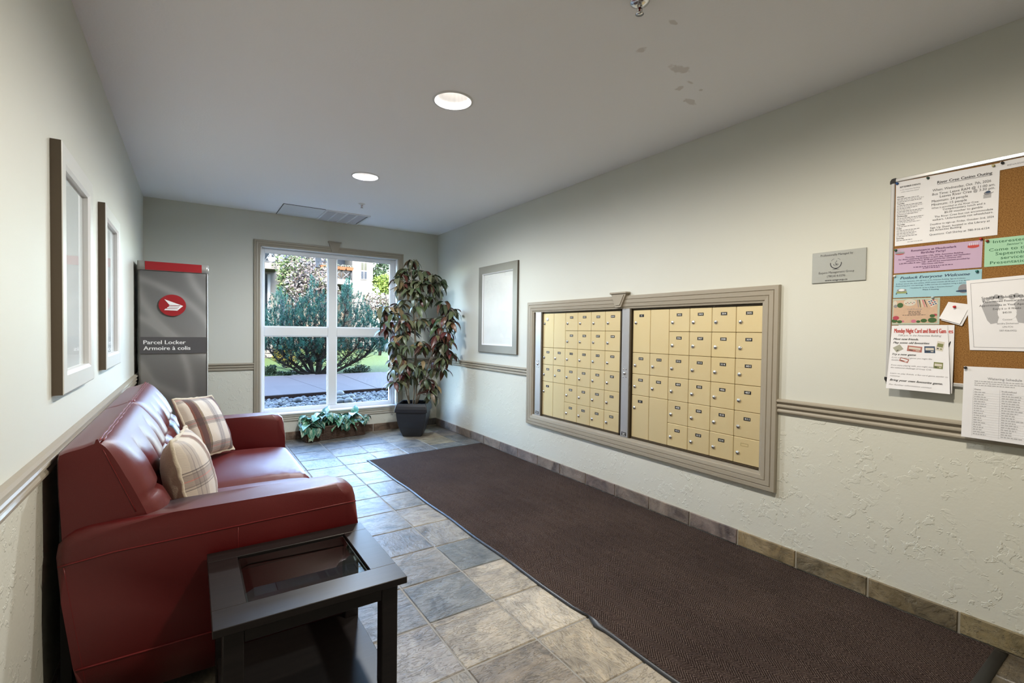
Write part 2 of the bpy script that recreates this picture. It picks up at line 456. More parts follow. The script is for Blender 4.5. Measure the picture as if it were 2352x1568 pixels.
# ceiling slab, with a round hole for every recessed lamp
def ceiling():
    bm = bmesh.new(); mb = MB(); rr = 0.098; n = 24; s = 0.16
    xs = [XL-TH, CANS[0][0]-s, CANS[0][0]+s, XR+TH]
    ys = sorted([YF-TH, YB+0.2]+[c[1]-s for c in CANS]+[c[1]+s for c in CANS])
    def at(x, y): return (x, y, ZC)
    for i in range(3):
        for y0, y1 in zip(ys[:-1], ys[1:]):
            hole = [c for c in CANS if i == 1 and abs((y0+y1)/2-c[1]) < 0.05]
            if not hole:
                mb.add([at(xs[i], y0), at(xs[i+1], y0), at(xs[i+1], y1), at(xs[i], y1)], [(3, 2, 1, 0)]); continue
            c = hole[0]; ring = []; sq = []
            for k in range(n):
                a = 2*math.pi*k/n; ca, sa = math.cos(a), math.sin(a); q = s/max(abs(ca), abs(sa))
                ring.append(at(1.2325+rr*ca, c[1]+rr*sa)); sq.append(at(1.2325+0 + (xs[2]-xs[1])/2*(q/s)*ca + ((xs[1]+xs[2])/2-1.2325), c[1]+q*sa))
            mb.grid([ring, sq], 0, False, True)
    o = mb.build('ceiling', CEIL, norecalc=True)
    mb2 = MB(); mb2.box((XL-TH, YF-TH, ZC+0.30), (XR+TH, YB+0.2, ZC+0.36))
    t = mb2.build('upper_deck', CEIL, o)
    return struct(o)
ceiling()
# our own building above and beside the room: it shades the garden path
bl = MB().box((-16, YB+0.01, ZC+0.37), (18, YB+0.22, 7.6)).box((-16, YB+0.01, -0.3), (XL-TH-0.01, YB+0.22, ZC+0.37)).box((XR+TH+0.01, YB+0.01, -0.3), (18, YB+0.22, ZC+0.37))
bl.box((-16, -7, 7.5), (18, YB+0.22, 7.7)).box((-16, -7, -0.3), (18, -6.8, 7.6)).box((-16, -7, -0.3), (-15.8, YB, 7.6)).box((17.8, -7, -0.3), (18, YB, 7.6))
bl.box((XL-TH-.02, YB+.02, ZC-.01), (XR+TH+.02, YB+.22, ZC+.38))
struct(bl.build('wall_exterior', plain('outside_stucco', (0.55, 0.50, 0.42), 0.9)))

# ------------------------------------------------------------------ floor: grout bed and slate tiles
fl = struct(MB().box((XL-TH, YF-TH, -0.12), (XR+TH, YB+0.2, -0.004)).build('floor', GROUT))
def tile_mesh(seed, w, d, t=0.010, g=5, rough=0.0011):
    rn = random.Random(seed); mb = MB(); b = 0.004
    us = [-w/2, -w/2+b]+[-w/2+b+(w-2*b)*k/(g-1) for k in range(1, g-1)]+[w/2-b, w/2]
    vs = [-d/2, -d/2+b]+[-d/2+b+(d-2*b)*k/(g-1) for k in range(1, g-1)]+[d/2-b, d/2]
    rows = []
    for j, v in enumerate(vs):
        row = []
        for i, u in enumerate(us):
            e = i in (0, len(us)-1) or j in (0, len(vs)-1)
            row.append((u+(rn.uniform(-.0012, .0012) if e else 0), v+(rn.uniform(-.0012, .0012) if e else 0), (-0.0030 if e else rn.uniform(-rough, rough))))
        rows.append(row)
    mb.grid([r[1:-1] for r in rows[1:-1]], 0, True)
    per = lambda k: [(j, i) for i in range(k, len(us)-k-1) for j in (k,)]+[(j, len(us)-1-k) for j in range(k, len(vs)-k-1)]+[(len(vs)-1-k, i) for i in range(len(us)-1-k, k, -1)]+[(j, k) for j in range(len(vs)-1-k, k, -1)]
    o_, i_ = per(0), per(1)
    inner = lambda q: rows[min(max(q[0], 1), len(vs)-2)][min(max(q[1], 1), len(us)-2)]
    mb.grid([[rows[j][i] for j, i in o_], [inner(q) for q in o_]], 0, False, True)
    n = len(us); lo = [(x, y, -t) for x, y, z in rows[0]]; mb.grid([lo, rows[0]], 0, False)
    mb.grid([[(x, y, -t) for x, y, z in rows[-1]], rows[-1]], 0, False)
    mb.grid([[(r[0][0], r[0][1], -t) for r in rows], [r[0] for r in rows]], 0, False)
    mb.grid([[(r[-1][0], r[-1][1], -t) for r in rows], [r[-1] for r in rows]], 0, False)
    return mb.mesh('slate_tile', SLATE)
TP = 0.342; TX0, TY0 = 0.8775, 1.600
tms = [tile_mesh(k, TP-0.008, TP-0.008) for k in range(6)]
GREYS = [(0.20, 0.215, 0.235), (0.25, 0.26, 0.27), (0.17, 0.195, 0.22), (0.27, 0.275, 0.27), (0.22, 0.225, 0.235), (0.30, 0.285, 0.25), (0.33, 0.30, 0.25)]
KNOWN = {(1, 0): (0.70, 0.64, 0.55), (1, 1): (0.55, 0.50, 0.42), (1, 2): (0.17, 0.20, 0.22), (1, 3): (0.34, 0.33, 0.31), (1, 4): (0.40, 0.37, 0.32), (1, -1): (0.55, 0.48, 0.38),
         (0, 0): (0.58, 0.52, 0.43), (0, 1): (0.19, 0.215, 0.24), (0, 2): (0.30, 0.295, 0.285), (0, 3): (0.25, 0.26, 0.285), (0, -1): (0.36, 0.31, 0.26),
         (-1, 0): (0.40, 0.39, 0.40), (-1, 1): (0.26, 0.28, 0.32), (-1, -1): (0.36, 0.35, 0.34), (1, -2): (0.50, 0.45, 0.38), (4, -4): (0.12, 0.09, 0.05), (5, -4): (0.12, 0.09, 0.05), (5, -5): (0.2, 0.17, 0.1), (4, -5): (0.2, 0.17, 0.1),
         (4, 12): (0.36, 0.31, 0.20), (3, 11): (0.37, 0.34, 0.27), (4, 11): (0.36, 0.31, 0.24), (4, 10): (0.42, 0.38, 0.28), (5, 12): (0.2, 0.18, 0.14), (5, 11): (0.22, 0.19, 0.17), (2, 9): (0.40, 0.34, 0.24)}
for i in range(-4, 6):
    for j in range(-15, 13):
        x0, x1 = TX0+i*0.340, TX0+(i+1)*0.340; y0, y1 = TY0+j*TP, TY0+(j+1)*TP
        cx0, cx1 = max(x0, XL), min(x1, XR); cy0, cy1 = max(y0, YF), min(y1, YB)
        if cx1-cx0 < 0.03 or cy1-cy0 < 0.03: continue
        c = KNOWN.get((i, j)) or R.choice(GREYS)
        k_ = R.uniform(0.92, 1.08); k_ *= 0.66; c = tuple(q*k_ for q in c)
        q = R.randrange(4)
        full = cx1-cx0 > 0.33 and cy1-cy0 > 0.33
        inst('slate_tile', R.choice(tms), ((cx0+cx1)/2, (cy0+cy1)/2, 0.0), fl, rot=(0, 0, q*math.pi/2 if full else 0),
             scale=((cx1-cx0)/0.340, (cy1-cy0)/TP, 1) if not full else (0.994, 0.994, 1), color=c)

# ------------------------------------------------------------------ slate baseboards
BH = 0.098
def base_mesh(seed, w):
    rn = random.Random(seed); mb = MB(); g = 6; b = 0.003
    us = [-w/2, -w/2+b]+[-w/2+w*k/g for k in range(1, g)]+[w/2-b, w/2]; zs = [0.004, 0.007, 0.03, 0.06, BH-0.006, BH-0.003]
    rows = []
    for j, z in enumerate(zs):
        rows.append([(u, -(0.006 if (i in (0, len(us)-1) or j in (0, 5)) else 0.011+rn.uniform(-.0007, .0007)), z) for i, u in enumerate(us)])
    mb.grid(rows, 0, False)
    mb.grid([rows[-1], [(x, 0, z) for x, y, z in rows[-1]]], 0, False); mb.grid([rows[0], [(x, 0, z) for x, y, z in rows[0]]], 0, False)
    mb.grid([[r[0] for r in rows], [(r[0][0], 0, r[0][2]) for r in rows]], 0, False); mb.grid([[r[-1] for r in rows], [(r[-1][0], 0, r[-1][2]) for r in rows]], 0, False)
    return mb.mesh('baseboard_tile', SLATE_BASE)
bms = [base_mesh(40+k, 0.334) for k in range(5)]
BROWNS = [(0.19, 0.15, 0.13), (0.23, 0.18, 0.15), (0.16, 0.13, 0.115), (0.21, 0.175, 0.155), (0.18, 0.14, 0.13)]
GROUT_LIGHT = plain('pale_grout', (0.47, 0.445, 0.39), 0.85, bump=0.2, bscale=300)
def baseboard(name, mk, along, lines, colour):
    mb = MB(); mk(mb); o = struct(mb.build(name, GROUT_LIGHT))
    for a0, a1 in lines: along(o, a0, a1, colour(0.5*(a0+a1)))
    return o
def lines_of(start, pitch, lo, hi):
    k = math.floor((lo-start)/pitch); out = []
    while start+k*pitch < hi-0.01:
        a, b = max(lo, start+k*pitch), min(hi, start+(k+1)*pitch)
        if b-a > 0.02: out.append((a, b))
        k += 1
    return out
def rb(o, a, b, c): inst('baseboard_tile', R.choice(bms), (XR-0.003, (a+b)/2, 0), o, rot=(0, 0, -math.pi/2), scale=((b-a)/0.342, 1, 1), color=c)
def lb(o, a, b, c): inst('baseboard_tile', R.choice(bms), (XL+0.003, (a+b)/2, 0), o, rot=(0, 0, math.pi/2), scale=((b-a)/0.342, 1, 1), color=c)
def bb(o, a, b, c): inst('baseboard_tile', R.choice(bms), ((a+b)/2, YB-0.003, 0), o, rot=(0, 0, 0), scale=((b-a)/0.342, 1, 1), color=c)
def rcol(y):
    if y < 0.7: return (0.20, 0.16, 0.075)
    if y < 1.33: return (0.17, 0.135, 0.075)
    if y < 1.66: return (0.24, 0.18, 0.09)
    return R.choice(BROWNS)
baseboard('baseboard_right', lambda m: m.box((XR-0.006, YF, -0.004), (XR, YB-0.014, BH-0.004)), rb, lines_of(0.634, 0.3425, YF, YB-0.014), rcol)
baseboard('baseboard_left', lambda m: m.box((XL, YF, -0.004), (XL+0.006, YB-0.014, BH-0.004)), lb, lines_of(0.634, 0.3425, YF, YB-0.014), lambda y: R.choice(BROWNS))
baseboard('baseboard_back', lambda m: m.box((XL, YB-0.006, -0.004), (XR, YB, BH-0.004)), bb, lines_of(0.905, 0.342, XL, XR), lambda x: (0.045, 0.045, 0.05) if x > 2.6 else (0.15, 0.095, 0.065))

# ------------------------------------------------------------------ chair rails
RAIL = [(0, 0), (.009, .001), (.014, .004), (.018, .010), (.018, .017), (.014, .023), (.010, .026), (.010, .030), (.017, .033), (.022, .039), (.022, .046), (.017, .051), (.011, .054), (.011, .058),
        (.020, .062), (.026, .068), (.025, .075), (.016, .080), (.005, .083), (0, .083)]
def rail(name, z0, place, a0, a1):
    mb = MB(); n = len(RAIL)
    mb.prism(RAIL, lambda w, z: place(a0, w, z0+z), lambda w, z: place(a1, w, z0+z))
    return struct(mb.build(name, TRIM))
rail('trim_1', 0.850, lambda a, w, z: (XR-w, a, z), YF, 1.437)
rail('trim_2', 0.850, lambda a, w, z: (XR-w, a, z), 3.905, YB-0.001)
rail('trim_3', 0.828, lambda a, w, z: (a, YB-w, z), XL+0.001, 0.580)
rail('trim_4', 0.840, lambda a, w, z: (a, YB-w, z), 2.316, XR-0.027)
rail('trim_5', 0.815, lambda a, w, z: (XL+w, a, z), YF, YB-0.03)

# ------------------------------------------------------------------ mitred mouldings
def moulding_sides(rect, prof, place, inset=(1, 1, 1, 1)):
    """rect = (u0, v0, u1, v1); prof = (inset, height) points; returns four MBs: bottom, right, top, left"""
    u0, v0, u1, v1 = rect; out = []
    def corners(d):
        return [(u0+d*inset[3], v0+d*inset[0]), (u1-d*inset[1], v0+d*inset[0]), (u1-d*inset[1], v1-d*inset[2]), (u0+d*inset[3], v1-d*inset[2])]
    for s in range(4):
        mb = MB(); a = []; b = []
        for d, h in prof:
            c = corners(d); p, q = c[s], c[(s+1) % 4]
            a.append(place(p[0], p[1], h)); b.append(place(q[0], q[1], h))
        n = len(prof); mb.add(a+b, [(i, i+1, n+i+1, n+i) for i in range(n-1)]+[tuple(range(n)), tuple(range(2*n-1, n-1, -1))])
        out.append(mb)
    return out
CASE = [(0, 0), (0, .020), (.004, .024), (.018, .024), (.021, .020), (.024, .024), (.044, .022), (.047, .018), (.050, .021), (.066, .017), (.068, .014), (.068, 0)]

# ------------------------------------------------------------------ window
win = bpy.data.objects.new('window_1', None); win.location = (1.446, YB, 0.3); COL.objects.link(win)
struct(win, 'white four-pane window in taupe casing with a keystone', 'window')
pw = lambda u, v, h: (u, YB-h, v)
sides = moulding_sides((0.580, 0.320, 2.313, 2.287), CASE, pw, (0, 1, 1, 1))
for k in (1, 2, 3): sides[k].build('casing', TRIM, win)
kb = MB(); kp = [(1.373, 2.340), (1.513, 2.340), (1.478, 2.226), (1.410, 2.226)]
kb.prism(kp, lambda u, v: pw(u, v, 0.0), lambda u, v: pw(u, v, 0.034))
kc = [(1.443+(u-1.443)*0.74, 2.290+(v-2.290)*0.72) for u, v in kp]
kb.prism(kc, lambda u, v: pw(u, v, 0.034), lambda u, v: pw(u, v, 0.039))
kb.bbox((1.366, YB-0.042, 2.338), (1.520, YB, 2.350), 0.003)
kb.build('keystone', TRIM, win)
x0, z0, x1, z1 = WO
GY = YB+0.09
jb = MB()
jb.box((x0, YB-0.004, z0), (x0+0.012, YB+0.18, z1)).box((x1-0.012, YB-0.004, z0), (x1, YB+0.18, z1)).box((x0, YB-0.004, z1-0.012), (x1, YB+0.18, z1))
jb.build('jamb_liner', WHITE, win)
fb = MB()
fb.bbox((x0+.012, GY-.02, z0), (0.692, GY+.05, z1-.012), .004).bbox((2.174, GY-.02, z0), (x1-.012, GY+.05, z1-.012), .004)
fb.bbox((0.692, GY-.02, 2.163), (2.174, GY+.05, z1-.012), .004).bbox((0.692, GY-.02, z0), (2.174, GY+.05, 0.364), .004)
fb.build('window_frame', WHITE, win)
MB().bbox((1.390, GY-.024, 0.364), (1.494, GY+.05, 2.163), .006).build('mullion', WHITE, win)
MB().bbox((0.692, GY-.022, 1.208), (1.390, GY+.05, 1.318), .006).bbox((1.494, GY-.022, 1.208), (2.174, GY+.05, 1.318), .006).build('transom_bar', WHITE, win)
for (a, b) in ((0.688, 1.394), (1.490, 2.178)):
    for (c, d) in ((0.360, 1.212), (1.314, 2.167)):
        MB().box((a, GY+.004, c), (b, GY+.010, d)).build('window_pane', GLASS, win)
        bd = MB()
        for (p, q) in (((a+.004, GY-.012, c+.004), (a+.012, GY+.003, d-.004)), ((b-.012, GY-.012, c+.004), (b-.004, GY+.003, d-.004)), ((a+.012, GY-.012, c+.004), (b-.012, GY+.003, c+.012)), ((a+.012, GY-.012, d-.012), (b-.012, GY+.003, d-.004))):
            bd.box(p, q)
        bd.build('glazing_bead', WHITE, win)
CREAM = plain('cream_trim_paint', (0.56, 0.53, 0.45), 0.45)
MB().bbox((0.560, YB-0.045, 0.300), (2.333, YB+0.085, 0.322), .006, 0, 2).build('window_sill', WHITE, win)
ap = MB(); apf = [(0, .222), (.010, .222), (.014, .230), (.014, .246), (.022, .252), (.022, .268), (.030, .276), (.034, .290), (.034, .300), (0, .300)]
ap.prism(apf, lambda w, z: (0.585, YB-w, z), lambda w, z: (2.308, YB-w, z)); ap.build('apron_moulding', CREAM, win)

# ------------------------------------------------------------------ recessed ceiling lamps
BULB = emit('lamp_bulb', (1.0, 0.90, 0.76), LAMP)
BULB.cycles.emission_sampling = 'NONE'
REFL = plain('fluted_white_reflector', (0.84, 0.84, 0.85), 0.35)
LAMP_LABELS = ['recessed ceiling lamp above the middle of the brown runner mat', 'recessed ceiling lamp further back, nearest to the window',
               'unseen recessed ceiling lamp added just above the camera', 'recessed ceiling lamp behind the camera', 'recessed ceiling lamp at the closed end of the room']
for (x, y), lb_, lw_, lc_ in zip(CANS, LAMP_LABELS, LAMP_W, LAMP_C):
    x = 1.2325
    t = thing('recessed_lamp', lb_, 'ceiling lamp', (x, y, ZC), 'recessed ceiling lamps')
    MB().lathe([(.098, .004), (.098, -.002), (.104, -.006), (.113, -.005), (.114, .0)], (x, y, ZC), 40).build('trim_ring', WHITE, t)
    mb = MB(); n = 48; rows = []
    for k in range(7):
        q = k/6; r = .0975*(1-q)+.056*q
        rows.append([(x+(r-(0.0018 if a % 2 else 0))*math.cos(2*math.pi*a/n), y+(r-(0.0018 if a % 2 else 0))*math.sin(2*math.pi*a/n), ZC+0.001+q*0.17) for a in range(n)])
    mb.grid(rows, 0, False, True, flip=False); mb.build('reflector', REFL, t)
    ld = bpy.data.lights.new('lamp_light', 'SPOT'); ld.energy = lw_; ld.color = lc_; ld.spot_size = math.radians(177); ld.spot_blend = 0.6; ld.shadow_soft_size = 0.07
    lo = bpy.data.objects.new('lamp_light', ld); lo.location = (x, y, ZC-0.012)
    if lw_ > 0: link(lo, t)
    mb = MB(); mb.lathe([(.0, .128), (.018, .129), (.034, .137), (.043, .152), (.045, .172), (.0, .178)], (x, y, ZC), 20); mb.build('bulb', BULB if lw_ > 0 else REFL, t)
    MB().lathe([(.0, .185), (.062, .185), (.062, .168)], (x, y, ZC), 24).build('housing_cap', REFL, t)

# ================================================================== runner mat
def mat_pt(u, v):
    """u 0..1 across (left to right), v 0..1 from the near to the far end"""
    xl = 1.497+(1.447-1.497)*v; xr = 2.788
    y = (0.462+(4.735-0.462)*v)+u*(0.014+(0.075-0.014)*v)
    return xl+(xr-xl)*u, y
mt = thing('runner_mat', 'dark brown ribbed runner mat lying along the mailbox wall', 'mat', (2.1, 2.6, 0.0))
mb = MB(); rows = []
for j in range(61):
    v = 0.009+0.982*j/60; row = []
    for i in range(31):
        u = 0.011+0.980*i/30; x, y = mat_pt(u, v)
        h = 0.009+0.0022*mnoise.noise((x*5, y*5, 0))+0.0012*mnoise.noise((x*13, y*13, 3))
        row.append((x, y, h))
    rows.append(row)
mb.grid(rows, 0, True); mb.build('pile', CARPET, mt)
eb = MB(); outer = []; inner = []
def edge_pts(k):
    out = []
    a, b = ((0.0, 1.0) if k == 0 else (0.011, 0.991)); c, d = ((0.0, 1.0) if k == 0 else (0.009, 0.991))
    for i in range(41): out.append((a+(b-a)*i/40, c))
    for i in range(1, 81): out.append((b, c+(d-c)*i/80))
    for i in range(1, 41): out.append((b-(b-a)*i/40, d))
    for i in range(1, 80): out.append((a, d-(d-c)*i/80))
    return out
for k, hz in ((0, 0.0025), (0, 0.004), (1, 0.0095)):
    row = []
    for (u, v) in edge_pts(k):
        x, y = mat_pt(u, v)
        if u < 0.03: x += 0.004*math.sin(y*9)+(0.022*math.exp(-((y-1.60)/0.03)**2)-0.018*math.exp(-((y-1.52)/0.035)**2) if k == 0 else 0)
        row.append((x, y, hz+(0.008*math.exp(-((y-1.57)/0.05)**2) if u < 0.03 else 0)))
    (outer if k == 0 else inner).append(row)
eb.grid([outer[0], outer[1], inner[0]], 0, True, True); eb.build('rubber_border', RUBBER, mt)

# ================================================================== sofa
SY0, SY1 = 2.04, 4.10
sofa = thing('loveseat', 'red leather two-seat sofa with tufted back against the left wall', 'sofa', (0.1, 3.07, 0.0))
def arm(y0, y1, name='arm'):
    out = [(-.300, .060), (-.318, .200), (-.345, .420), (-.362, .556), (-.357, .594), (-.343, .620), (-.314, .640), (-.280, .648), (-.05, .653), (.25, .655), (.500, .656), (.548, .648), (.574, .626), (.584, .590), (.588, .480), (.592, .200), (.592, .060)]
    bm = bmesh.new()
    a = [bm.verts.new((x, y0, z)) for x, z in out]; b = [bm.verts.new((x, y1, z)) for x, z in out]
    n = len(out)
    bm.faces.new(a); bm.faces.new(b[::-1])
    for i in range(n): bm.faces.new((a[i], b[i], b[(i+1) % n], a[(i+1) % n]))
    ed = [e for e in bm.edges if (e.verts[0].co.y == e.verts[1].co.y) and not (e.verts[0].co.z < 0.1 and e.verts[1].co.z < 0.1)]
    bmesh.ops.bevel(bm, geom=ed, offset=0.042, segments=5, profile=0.5, affect='EDGES')
    o = MB().bm(bm, 0, True).build(name, LEATHER, sofa)
    return o
a1 = arm(SY0, SY0+0.155); a2 = arm(SY1-0.155, SY1)
# stitched seams on the arm panels
def seam(parent, pts, r=0.0028): MB().tube(pts, r, 6).build('seam', LEATHER_SEAM, parent)
for o, yy in ((a1, SY0-0.0005), (a2, SY1+0.0005)):
    seam(o, [(-.352+k*.0465, yy, .548+.027*k/20-(0.012*(1-k/3) if k < 3 else 0)) for k in range(21)])
    seam(o, [(-.312+k*.0448, yy, .190) for k in range(21)], 0.0036)
    seam(o, [(.145, yy, .555-k*.06) for k in range(7)], 0.0015)
    seam(o, [(-.343+.03*0, yy+(0.004 if yy < 3 else -.004), .50-.05*k) if False else (-.338+.0058*k, yy+(0.0015 if yy < 3 else -.0015), .53-.045*k) for k in range(10)], 0.0015)
MB().bbox((-.29, SY0+.14, .065), (.565, SY1-.14, .285), .015, 0, 3).build('base', LEATHER, sofa)
MB().box((-.352, SY0+.03, .12), (-.325, SY1-.03, .80)).build('back_panel', GAP_SHADE, sofa)  # black sheet stands in for the shade between sofa and wall
for (x, y) in ((-.22, SY0+.09), (-.22, SY1-.09), (.50, SY0+.09), (.50, SY1-.09)):
    MB().lathe([(0, 0), (.018, 0), (.026, .066), (0, .066)], (x, y, 0), 14).build('foot', WOOD, sofa)
# seat cushions
def seat(y0, y1):
    mb = MB(); nx, ny = 30, 26; x0, x1 = -.13, .600; top = []; bot = []
    def se(t): return (1-abs(2*t-1)**5)**0.32 if 0 < t < 1 else 0.0
    for i in range(nx+1):
        u = i/nx; tr = []; br = []
        for j in range(ny+1):
            v = j/ny; x = x0+(x1-x0)*u; y = y0+(y1-y0)*v
            e = se(u)*se(v)
            wr = 0.0
            if u > 0.55 and v < 0.35: wr = 0.006*math.sin(58*(u+v*0.9))*math.exp(-((v-0.06)/0.13)**2)*(u-0.55)*2.2
            z = 0.385+e*(0.055+0.022*(math.sin(math.pi*u)*math.sin(math.pi*v))**0.8)+wr+0.0015*mnoise.noise((x*18, y*18, 1))
            yy = y+(0.004*(1 if v < .5 else -1)*(1-e))
            tr.append((x, yy, z)); br.append((x, yy, 0.385-e*0.098))
        top.append(tr); bot.append(br)
    mb.grid(top, 0, True); mb.grid(bot, 0, True, flip=True)
    return mb
ymid = (SY0+SY1)/2
for (y0, y1) in ((SY0+.158, ymid-.001), (ymid+.001, SY1-.158)):
    c = seat(y0, y1).build('seat_cushion', LEATHER, sofa)
    MB().tube([(.598, y0+.03+(y1-y0-.06)*k/12, .387) for k in range(13)], .004, 6).build('piping', LEATHER_SEAM, c)
# back cushions: profile from the rear top over the crown and down to the seat
PROF = [(-.352, .600), (-.358, .760), (-.359, .870), (-.345, .893), (-.300, .906), (-.262, .919), (-.240, .915), (-.215, .890), (-.185, .840), (-.155, .780), (-.128, .715), (-.105, .655), (-.082, .590), (-.062, .520), (-.050, .450), (-.055, .380), (-.12, .330)]
def prof_pt(t):
    """smooth point along the profile, t in 0..len-1"""
    i = min(int(t), len(PROF)-2); f = t-i
    p0, p1, p2, p3 = [Vector((*PROF[max(0, min(len(PROF)-1, i+k))], 0)) for k in (-1, 0, 1, 2)]
    q = 0.5*((2*p1)+(-p0+p2)*f+(2*p0-5*p1+4*p2-p3)*f*f+(-p0+3*p1-3*p2+p3)*f**3)
    d = (0.5*((-p0+p2)+2*(2*p0-5*p1+4*p2-p3)*f+3*(-p0+3*p1-3*p2+p3)*f*f)).normalized()
    return q, Vector((d.y*-1, d.x, 0)) if False else Vector((-d.y, d.x, 0))
TUFT_Z = 0.705
def back(y0, y1, side):
    mb = MB(); nt, ny = 76, 72; rows = []; W = y1-y0; cols = 4
    seams = [y0+W*k/cols for k in range(1, cols)]
    for a in range(nt+1):
        t = (len(PROF)-1)*a/nt; q, nrm = prof_pt(t)
        if nrm.x < 0 and t > 6: nrm = -nrm
        if t > 5 and nrm.x < 0: nrm = -nrm
        row = []
        for b in range(ny+1):
            v = b/ny
            y = y0+W*v
            edge = min(v, 1-v)*W
            d = 0.0
            front = max(0.0, min(1.0, (t-5.2)/3.5))
            puff = 0.028*front*(1-math.exp(-(edge/0.05)**2))
            d += puff
            # rounded cushion ends
            rnd = -0.016*math.exp(-(edge/0.012)**2)*(0.4+front)
            d += rnd
            for s in seams:
                gz = max(0.0, min(1.0, (0.875-q.y)/0.16))
                d -= 0.040*gz*math.exp(-abs((y-s)/0.034)**1.3)
            if t > 6:
                d -= 0.016*math.exp(-((q.y-TUFT_Z)/0.010)**2)*(1-math.exp(-(edge/0.03)**2))
                d += 0.010*math.sin(math.pi*max(0, min(1, (q.y-0.46)/(TUFT_Z-0.46))))*(q.y < TUFT_Z)*(1-math.exp(-(edge/0.05)**2))
            row.append((q.x+nrm.x*d, y, q.y+nrm.y*d))
        rows.append(row)
    mb.grid(rows, 0, True)
    # flat side panels
    for k, yy in ((0, y0), (ny, y1)):
        pts = [r[k] for r in rows]; mb.add(pts, [tuple(range(len(pts)))], 0, False)
    return mb, seams
for idx, (y0, y1) in enumerate(((SY0+.028, ymid-.002), (ymid+.002, SY1-.028))):
    mb, seams = back(y0, y1, idx)
    c = mb.build('back_cushion', LEATHER, sofa)
    for off in (-.004, .006):
        MB().tube([(-.250+off+0.0015*math.sin(k*1.7), y0+.006+(y1-y0-.012)*k/24, .9215-abs(off)*.25+.001*math.sin(k*2.3)) for k in range(25)], .0030, 6).build('piping', LEATHER_SEAM, c)
    for s in seams:
        mb = MB(); mb.lathe([(0, .009), (.007, .008), (.012, .004), (.013, 0), (0, -.002)], (0, 0, 0), 14)
        me = mb.mesh('button', LEATHER)
        inst('button', me, (-.128+.002, s, TUFT_Z+.005), c, rot=(0, math.radians(66), 0))
    for k in (0, 1):
        yy = (y0-.0008, y1+.0008)[k]
        MB().tube([(-.243+.0095*j, yy, .890-.0248*j) for j in range(10)], .0016, 6).build('seam', LEATHER_SEAM, c)

# ================================================================== cushions
def plaid(name, mirror=1, deep=0.0, shift=0.0, per=0.27):
    m = NT(name).set(Roughness=0.9, Specular_IOR_Level=0.15, Sheen_Weight=0.3); co = m.coord(); x, y, z = m.sep(co)
    def band(v, stops, pr_=0.27):
        f = m.math('FRACT', m.math('ADD', m.math('MULTIPLY', v, 1/pr_), 10.22))
        return m.ramp(f, [(p_, tuple(max(0.02, 1-(1-v)*(1+deep)) for v in c_)) for p_, c_ in stops], 'CONSTANT')
    W = (1, 1, 1)
    bx = band(m.math('ADD', m.math('MULTIPLY', x, mirror), shift), [(0, W), (.10, (.40, .26, .22)), (.145, (.30, .16, .13)), (.285, (.62, .50, .42)), (.300, (.22, .16, .08)), (.315, (.72, .62, .48)), (.335, (.20, .14, .08)), (.350, W), (.66, (.70, .70, .74)), (.72, (.48, .48, .54)), (.735, (.74, .74, .78)), (.80, (.50, .50, .56)), (.815, (.76, .76, .80)), (.86, W)])
    by = band(y, [(0, W), (.18, (.30, .30, .33)), (.195, (.86, .84, .84)), (.22, (.45, .44, .46)), (.235, (.66, .62, .63)), (.31, (.95, .45, .45)), (.325, (.62, .58, .59)), (.40, (.42, .40, .42)), (.415, (.88, .86, .85)), (.44, (.28, .27, .30)), (.455, W)], per)
    c = m.mix(1.0, m.mix(1.0, (0.60, 0.54, 0.47), bx, 'MULTIPLY'), by, 'MULTIPLY')
    tw = m.math('SINE', m.math('MULTIPLY', m.math('ADD', x, y), 2*math.pi/0.0035))
    m.base(m.mix(m.math('MULTIPLY', m.math('ADD', tw, 1), 0.08), c, (0.62, 0.56, 0.5)))
    m.bump(m.math('ADD', tw, m.math('MULTIPLY', m.noise(30, co, 3), 2)), 0.25, 0.0012); return m.mat
def sherpa():
    m = NT('cream_fleece').set(Roughness=1.0, Specular_IOR_Level=0.05, Sheen_Weight=0.5); co = m.coord()
    n = m.noise(150, co, 4, 0.7); m.base(m.mix(n, (0.50, 0.43, 0.32), (0.72, 0.65, 0.53))); m.bump(n, 0.7, 0.005); return m.mat
FLEECE = sherpa()
